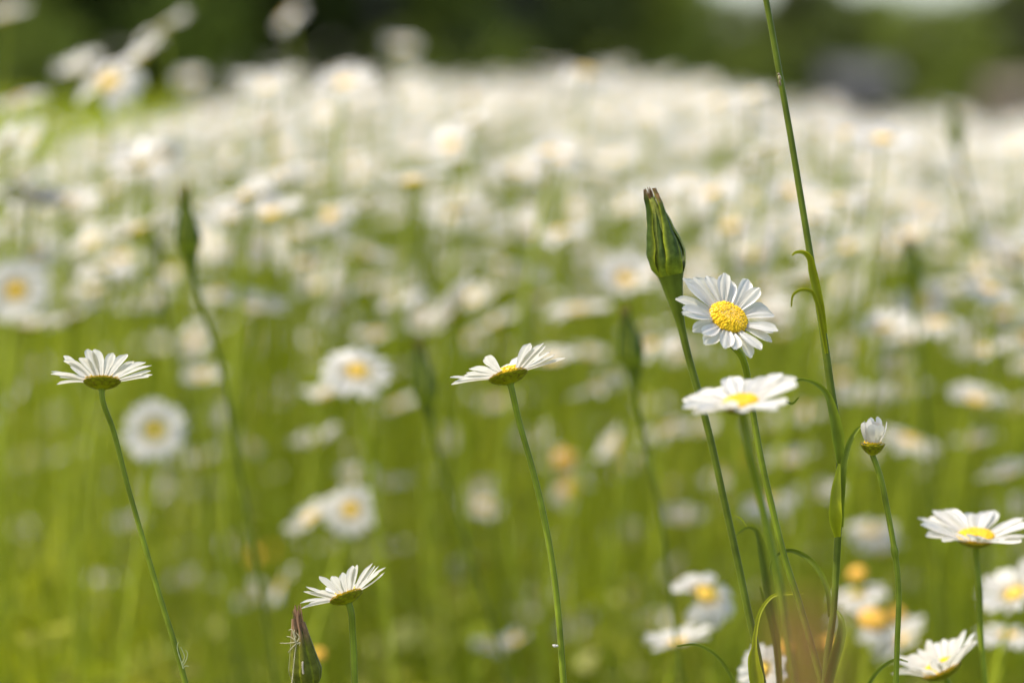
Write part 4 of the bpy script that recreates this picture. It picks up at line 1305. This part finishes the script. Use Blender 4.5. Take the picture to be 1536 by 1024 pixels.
# the tall stem that leaves the top of the picture
goatsbeard('tall thin goatsbeard stem with curled leaves, rising out of the top',
           [(1138, -75), (1143, -30), (1150, 5), (1170, 115), (1186, 205), (1201, 295), (1215, 380), (1227, 450), (1237, 515), (1246, 580), (1256, 645), (1260, 690), (1260, 740), (1257, 800), (1254, 860), (1250, 920), (1242, 975), (1237, 1030)],
           (10, 9, 9.5, 10, 11, 12, 12, 11, 10, 11, 11, 11), F0 + 0.006, 110, 40, 6, tuft=8, neck=0.4, detail=110,
           leaves=(
               ([(1237, 500, F0), (1230, 460, F0 - .002), (1219, 408, F0 - .004), (1213, 385, F0 - .006), (1203, 378, F0 - .008), (1193, 379, F0 - .008), (1188, 383, F0 - .008)], (8, 13, 13, 9, 6, 4, 2), YGREEN * 0.9, None, 0.0),
               ([(1240, 530, F0), (1233, 490, F0 - .003), (1224, 450, F0 - .005), (1218, 438, F0 - .006), (1200, 435, F0 - .006), (1190, 442, F0 - .006), (1187, 460, F0 - .006)], (5, 7, 6, 5, 4.5, 4, 2), YGREEN * 0.75, None, 0.3),
               ([(1260, 695, F0 - .003), (1257, 655, F0 - .005), (1250, 618, F0 - .006), (1240, 590, F0 - .006), (1222, 574, F0 - .006), (1205, 569, F0 - .006), (1190, 571, F0 - .006)], (9, 19, 14, 9, 6, 4.5, 3), GREEN * 1.1, None, 0.2),
               ([(1198, 596, F0 - .004), (1188, 605, F0 - .004), (1175, 600, F0 - .004), (1166, 597, F0 - .004)], (2, 4, 4, 1), GREEN, None, 0.6),
               ([(1256, 805, F0 - .003), (1253, 775, F0 - .006), (1254, 735, F0 - .006), (1259, 695, F0 - .004)], (9, 20, 15, 3), YGREEN * 1.0, None, 0.0),
               ([(1262, 790, F0 - .001), (1263, 735, F0 - .003), (1267, 690, F0 - .004), (1275, 662, F0 - .004), (1285, 645, F0 - .004), (1291, 639, F0 - .004)], (6, 10, 10, 8, 6, 2), GREEN * 1.05, None, 0.3),
               ([(1246, 925, F0 + .006), (1240, 880, F0 + .008), (1225, 850, F0 + .01), (1205, 832, F0 + .012), (1183, 825, F0 + .012), (1165, 832, F0 + .012), (1156, 848, F0 + .012), (1159, 863, F0 + .012)], (8, 8, 8, 8, 6, 5, 4, 2), GREEN * 0.9, None, 0.2),
               ([(1238, 1040, F0 - .004), (1252, 985, F0 - .006), (1262, 950, F0 - .006), (1262, 930, F0 - .004), (1256, 915, F0)], (14, 17, 14, 9, 3), GREEN * 0.8, None, 0.2),
           ))


# leaf shoot between the daisy stems and the bud stem
def leaf_shoot():
    D = F0 + 0.05
    m = D / K
    base = at(1165, 1060, D)
    base.z = float(ground_z(base.x, base.y))
    root = thing('leaf_shoot', 'narrow green leaf shoot with curled tips between the stems', 'plant', base)
    for path, w, c in (
        ([(1170, 1300, D), (1172, 1060, D), (1163, 940, D), (1153, 880, D), (1145, 830, D), (1139, 806, D), (1133, 794, D), (1122, 790, D), (1110, 797, D), (1104, 803, D)], (7, 8, 12, 19, 17, 10, 7, 5, 4, 2), GREEN * 0.85),
        ([(1168, 1300, D), (1170, 1030, D), (1160, 945, D), (1148, 905, D), (1140, 880, D)], (8, 9, 9, 6, 2), GREEN * 0.8),
    ):
        lm = MB()
        pts = [at(*q) for q in path]
        pts[0] = base.copy()
        ribbon(lm, pts, [x * m for x in w], col=c, n=34)
        lm.build('leaf', M_LEAF, root)


leaf_shoot()


def grass_leaf():
    D = 1.12
    m = D / K
    base = at(1285, 1110, D)
    base.z = float(ground_z(base.x, base.y))
    root = thing('grass_blade', 'arching grass blade at the foot of the closed bud stem', 'grass blade', base)
    lm = MB()
    pts = [base] + [at(*q) for q in ((1290, 1060, D), (1305, 1022, D), (1325, 998, D), (1345, 988, D), (1362, 992, D))]
    ribbon(lm, pts, [x * m for x in (8, 8, 7, 6, 4, 1.5)], col=GREEN * 0.95)
    lm.build('blade', M_LEAF, root)


grass_leaf()


# withered goatsbeard bud at the bottom
def withered_bud():
    D = F0
    m = D / K
    P = at(462, 1030, D)
    pts = [P, at(464, 1070, D), at(468, 1120, D)]
    pts += ground_end(pts[-1], pts[-1] - pts[-2])
    root = thing('goatsbeard', 'withered goatsbeard bud with brown dried tip at the bottom edge', 'goatsbeard', pts[-1])
    mb = MB()
    path = spline(pts, 30)
    mb.tube(path, np.interp(np.linspace(0, 1, 30), (0, 0.15, 0.4, 1), (18, 9, 7, 7)) * m, 12, GREEN * 0.9, 0.1)
    mb.build('stem', M_GREEN, root)
    r = np.random.default_rng(8)
    H, Rb = 104 * m, 21.5 * m
    ax = Vector((-0.13, 0, 0.98))
    q = axis_rot(ax, 0.35)
    bm = MB()
    t = np.linspace(0, 1, 20)
    prof = np.interp(t, (0, 0.10, 0.25, 0.5, 0.75, 1.0), (0.62, 0.92, 1.0, 0.72, 0.46, 0.22)) * Rb
    th = np.linspace(0, 2 * np.pi, 20, endpoint=False)
    G = np.stack([0.85 * prof[:, None] * np.cos(th), 0.85 * prof[:, None] * np.sin(th), np.broadcast_to((t * H)[:, None], (20, 20))], -1)
    bm.grid(G, np.broadcast_to(DKGREEN, G.shape), True)
    for i in range(7):
        ph = 2 * math.pi * i / 7
        s = np.linspace(-1, 1, 7)
        wd = np.interp(t, (0, 0.3, 0.8, 1), (1.1, 1.1, 0.9, 0.3)) * math.pi / 7
        keel = (1 - np.abs(s)) * Rb * 0.24
        rr = prof[:, None] * (0.96 + 0.05 * (i % 2)) + keel[None] * (0.5 + 0.5 * sstep(0, .3, t))[:, None]
        an = ph + wd[:, None] * s
        G = np.stack([rr * np.cos(an), rr * np.sin(an), np.broadcast_to((t * H * r.uniform(0.9, 1.05))[:, None], an.shape)], -1)
        k = sstep(0.60, 0.95, t)[:, None, None]
        e = (np.abs(s) ** 6)[None, :, None]
        bm.grid(G, (GREEN * (0.62, 0.52, 0.8) * (1 - e * 0.6) + YGREEN * 0.5 * e) * (1 - k) + np.array((0.26, 0.15, 0.08)) * k)
    part('bud', bm.mesh('bud', M_BUD), root, P - root.location, q)
    tm = MB()
    for i in range(60):
        a = r.uniform(0, 6.283)
        r0 = Rb * 0.32 * math.sqrt(r.uniform(0, 1))
        p0 = np.array([r0 * math.cos(a), r0 * math.sin(a), H * 0.74])
        p1 = p0 + np.array([math.cos(a) * Rb * r.uniform(-0.1, 0.14), math.sin(a) * Rb * r.uniform(-0.1, 0.14), H * r.uniform(0.30, 0.48)])
        tm.tube(spline([p0, (p0 + p1) / 2 + r.normal(0, 0.03 * Rb, 3), p1], 6), np.linspace(1.1, 0.5, 6) * m * 0.9, 5, np.array((0.34, 0.19, 0.11)) * r.uniform(0.6, 1.6))
    part('withered_tip', tm.mesh('withered_tip', M_DRY), root, P - root.location, q)
    fm = MB()                                   # pale dried threads hanging on its left side
    Df = D - 0.009
    for pth in ([(436, 1040), (440, 1005), (443, 975), (445, 962)], [(445, 962), (434, 964), (420, 964)], [(445, 964), (437, 972), (432, 978)], [(444, 961), (436, 955), (430, 954)],
                [(446, 962), (449, 955), (444, 948)], [(443, 959), (440, 950), (437, 943), (433, 945)], [(446, 965), (450, 963), (449, 968)], [(444, 955), (441, 948), (442, 944)]):
        fm.tube(spline([at(a, b, Df) for a, b in pth], 8), np.linspace(1.5, 0.7, 8) * m * 0.75, 5, np.array((0.50, 0.44, 0.26)))
    fm.tube(spline([at(455, 1010, Df), at(454, 1000, Df), at(454, 992, Df)], 6), 1.4 * m, 6, np.array((0.5, 0.42, 0.33)))
    fm.build('dried_threads', M_DRY, root)


withered_bud()


# fine tendril on the left stem
def tendril():
    D = F0 - 0.004
    m = D / K
    P = at(274, 1000, D)
    root = thing('tendril', 'fine pale curled tendril clinging to the left daisy stem', 'tendril', P)
    mb = MB()
    for pth in ([(275, 1002), (272, 992), (268, 980), (266, 967), (268, 962)], [(274, 998), (279, 990), (281, 978), (278, 974)], [(273, 995), (277, 985), (274, 976), (271, 970)], [(275, 1000), (280, 998), (283, 999)]):
        mb.tube(spline([at(a, b, D) for a, b in pth], 10), np.linspace(1.0, 0.5, 10) * m, 5, np.array((0.42, 0.45, 0.20)))
    mb.build('threads', M_DRY, root)


tendril()


# the tiny insect on the tall stem, and a droplet of spittle on the centre stem
def insect():
    D = F0
    m = D / K
    P = at(1168, 120, D)
    root = thing('insect', 'tiny tan insect clinging to the tall thin stem near the top', 'insect', P)
    mb = MB()
    a = np.linspace(0, np.pi, 9)
    b = np.linspace(0, 2 * np.pi, 10, endpoint=False)

    def ell(c, r, col, ax=0.0):
        G = np.stack([np.sin(a)[:, None] * np.cos(b) * r[0], np.sin(a)[:, None] * np.sin(b) * r[1], np.cos(a)[:, None] * np.ones(10) * r[2]], -1)
        cs, sn = math.cos(ax), math.sin(ax)
        G = np.stack([G[..., 0] * cs + G[..., 2] * sn, G[..., 1], -G[..., 0] * sn + G[..., 2] * cs], -1) + np.array(at(c[0], c[1], D))
        mb.grid(G, np.broadcast_to(np.array(col), G.shape), True)
    ell((1169.5, 117), (2.6 * m, 2.4 * m, 4.5 * m), (0.36, 0.28, 0.15), -0.2)
    ell((1168, 111.5), (1.8 * m, 1.8 * m, 1.8 * m), (0.20, 0.13, 0.07))
    ell((1170, 125), (1.8 * m, 1.6 * m, 4.5 * m), (0.22, 0.14, 0.07), -0.2)
    o = mb.build('body', M_DRY, root)
    lg = MB()
    for p in ([(1168, 112), (1165, 114), (1163, 117)], [(1168, 119), (1165, 122), (1167, 125)], [(1169, 124), (1166, 127), (1168, 131)], [(1168, 111), (1165, 109), (1163, 110)]):
        lg.tube(spline([at(x, y, D) for x, y in p], 6), 0.5 * m, 5, np.array((0.12, 0.08, 0.04)))
    lg.build('legs', M_DRY, root)


insect()


def droplet():
    D = F0 - 0.002
    m = D / K
    mb = MB()
    a = np.linspace(0, np.pi, 9)
    b = np.linspace(0, 2 * np.pi, 12, endpoint=False)
    for cx, cy, r in ((832, 968, 3.0), (835.5, 968, 2.2), (830, 967, 1.6)):
        G = np.stack([np.sin(a)[:, None] * np.cos(b), np.sin(a)[:, None] * np.sin(b), np.cos(a)[:, None] * np.ones(12) * 0.8], -1) * r * m + np.array(at(cx, cy, D))
        mb.grid(G, np.broadcast_to(WHITE, G.shape), True)
    P = at(834, 968, D)
    o = mb.build('seed_fluff', M_PETAL, None, P)
    tag(o, 'tiny white speck of fluff stuck to the centre daisy stem', 'fluff')


droplet()

# blurred goatsbeard buds behind
goatsbeard('leftmost blurred dark goatsbeard bud on a long bent stem', [(284, 378), (288, 410), (300, 450), (318, 505), (335, 565), (345, 620), (356, 690), (370, 760), (382, 830)], (9, 7, 7, 7, 7), 1.42, 98, 32, 12, axis=(-0.05, 0, 1), tuft=6)
goatsbeard('second blurred goatsbeard bud, left of the sharp centre daisy', [(640, 604), (648, 640), (655, 675), (672, 730), (695, 800)], (8, 6.5, 6.5), 1.46, 92, 31, 13, axis=(-0.10, 0, 1), tuft=6)
goatsbeard('third blurred goatsbeard bud, right of the sharp centre daisy', [(950, 548), (953, 590), (962, 640), (978, 710), (993, 790), (1003, 870), (1012, 940)], (8, 7, 6.5, 6.5), 1.38, 88, 34, 14, axis=(-0.14, 0, 1), tuft=6)
goatsbeard('small blurred goatsbeard bud right of the tall stem', [(1368, 425), (1370, 450), (1374, 500), (1380, 560)], (7, 6, 6), 1.65, 70, 29, 15, axis=(-0.05, 0, 1), tuft=4)
goatsbeard('faint far goatsbeard bud standing above the daisies at right', [(1436, 215), (1442, 250), (1452, 290), (1468, 350)], (7, 6, 6), 1.9, 54, 22, 16, axis=(-0.1, 0, 1), tuft=4)
goatsbeard('faint blurred goatsbeard left of the leftmost dark bud', [(236, 385), (240, 430), (258, 520), (280, 610), (300, 720), (318, 800)], (6, 6, 6), 1.7, 50, 14, 17, axis=(-0.1, 0, 1), tuft=4, tip=GREEN)


# dried sorrel spike close to the lens
def seed_spike():
    D = 0.47
    m = D / K
    base = at(1216, 1100, D)
    base.z = float(ground_z(base.x, base.y))
    root = thing('sorrel_spike', 'soft reddish brown dried sorrel spike close to the lens, bottom right', 'sorrel', base)
    r = np.random.default_rng(3)
    mb = MB()
    path = spline([base, at(1216, 1400, D), at(1213, 1060, D), at(1208, 960, D), at(1204, 905, D)], 30)
    mb.tube(path, np.linspace(0.0010, 0.0004, 30), 7, np.array((0.22, 0.16, 0.06)))
    mb.build('stem', M_DRY, root)
    sm = MB()
    for i in range(190):
        c = np.array(at(1206 + r.normal(0, 24), 1100 - i * 1.02 + r.normal(0, 5), D)) + np.array((0, r.normal(0, 0.003), 0))
        L = r.uniform(10, 17) * m
        d = np.array((r.normal(0, 0.5), r.normal(0, 0.4), 1.0)); d /= np.linalg.norm(d)
        t = np.linspace(-0.5, 0.5, 6)[:, None]
        sm.tube(c + d * L * t, np.array((0.05, 0.7, 1, 0.9, 0.5, 0.05)) * 4.0 * m, 6, np.array((0.46, 0.20, 0.10)) * r.uniform(0.6, 1.2))
    sm.build('seeds', M_DRY, root)


seed_spike()
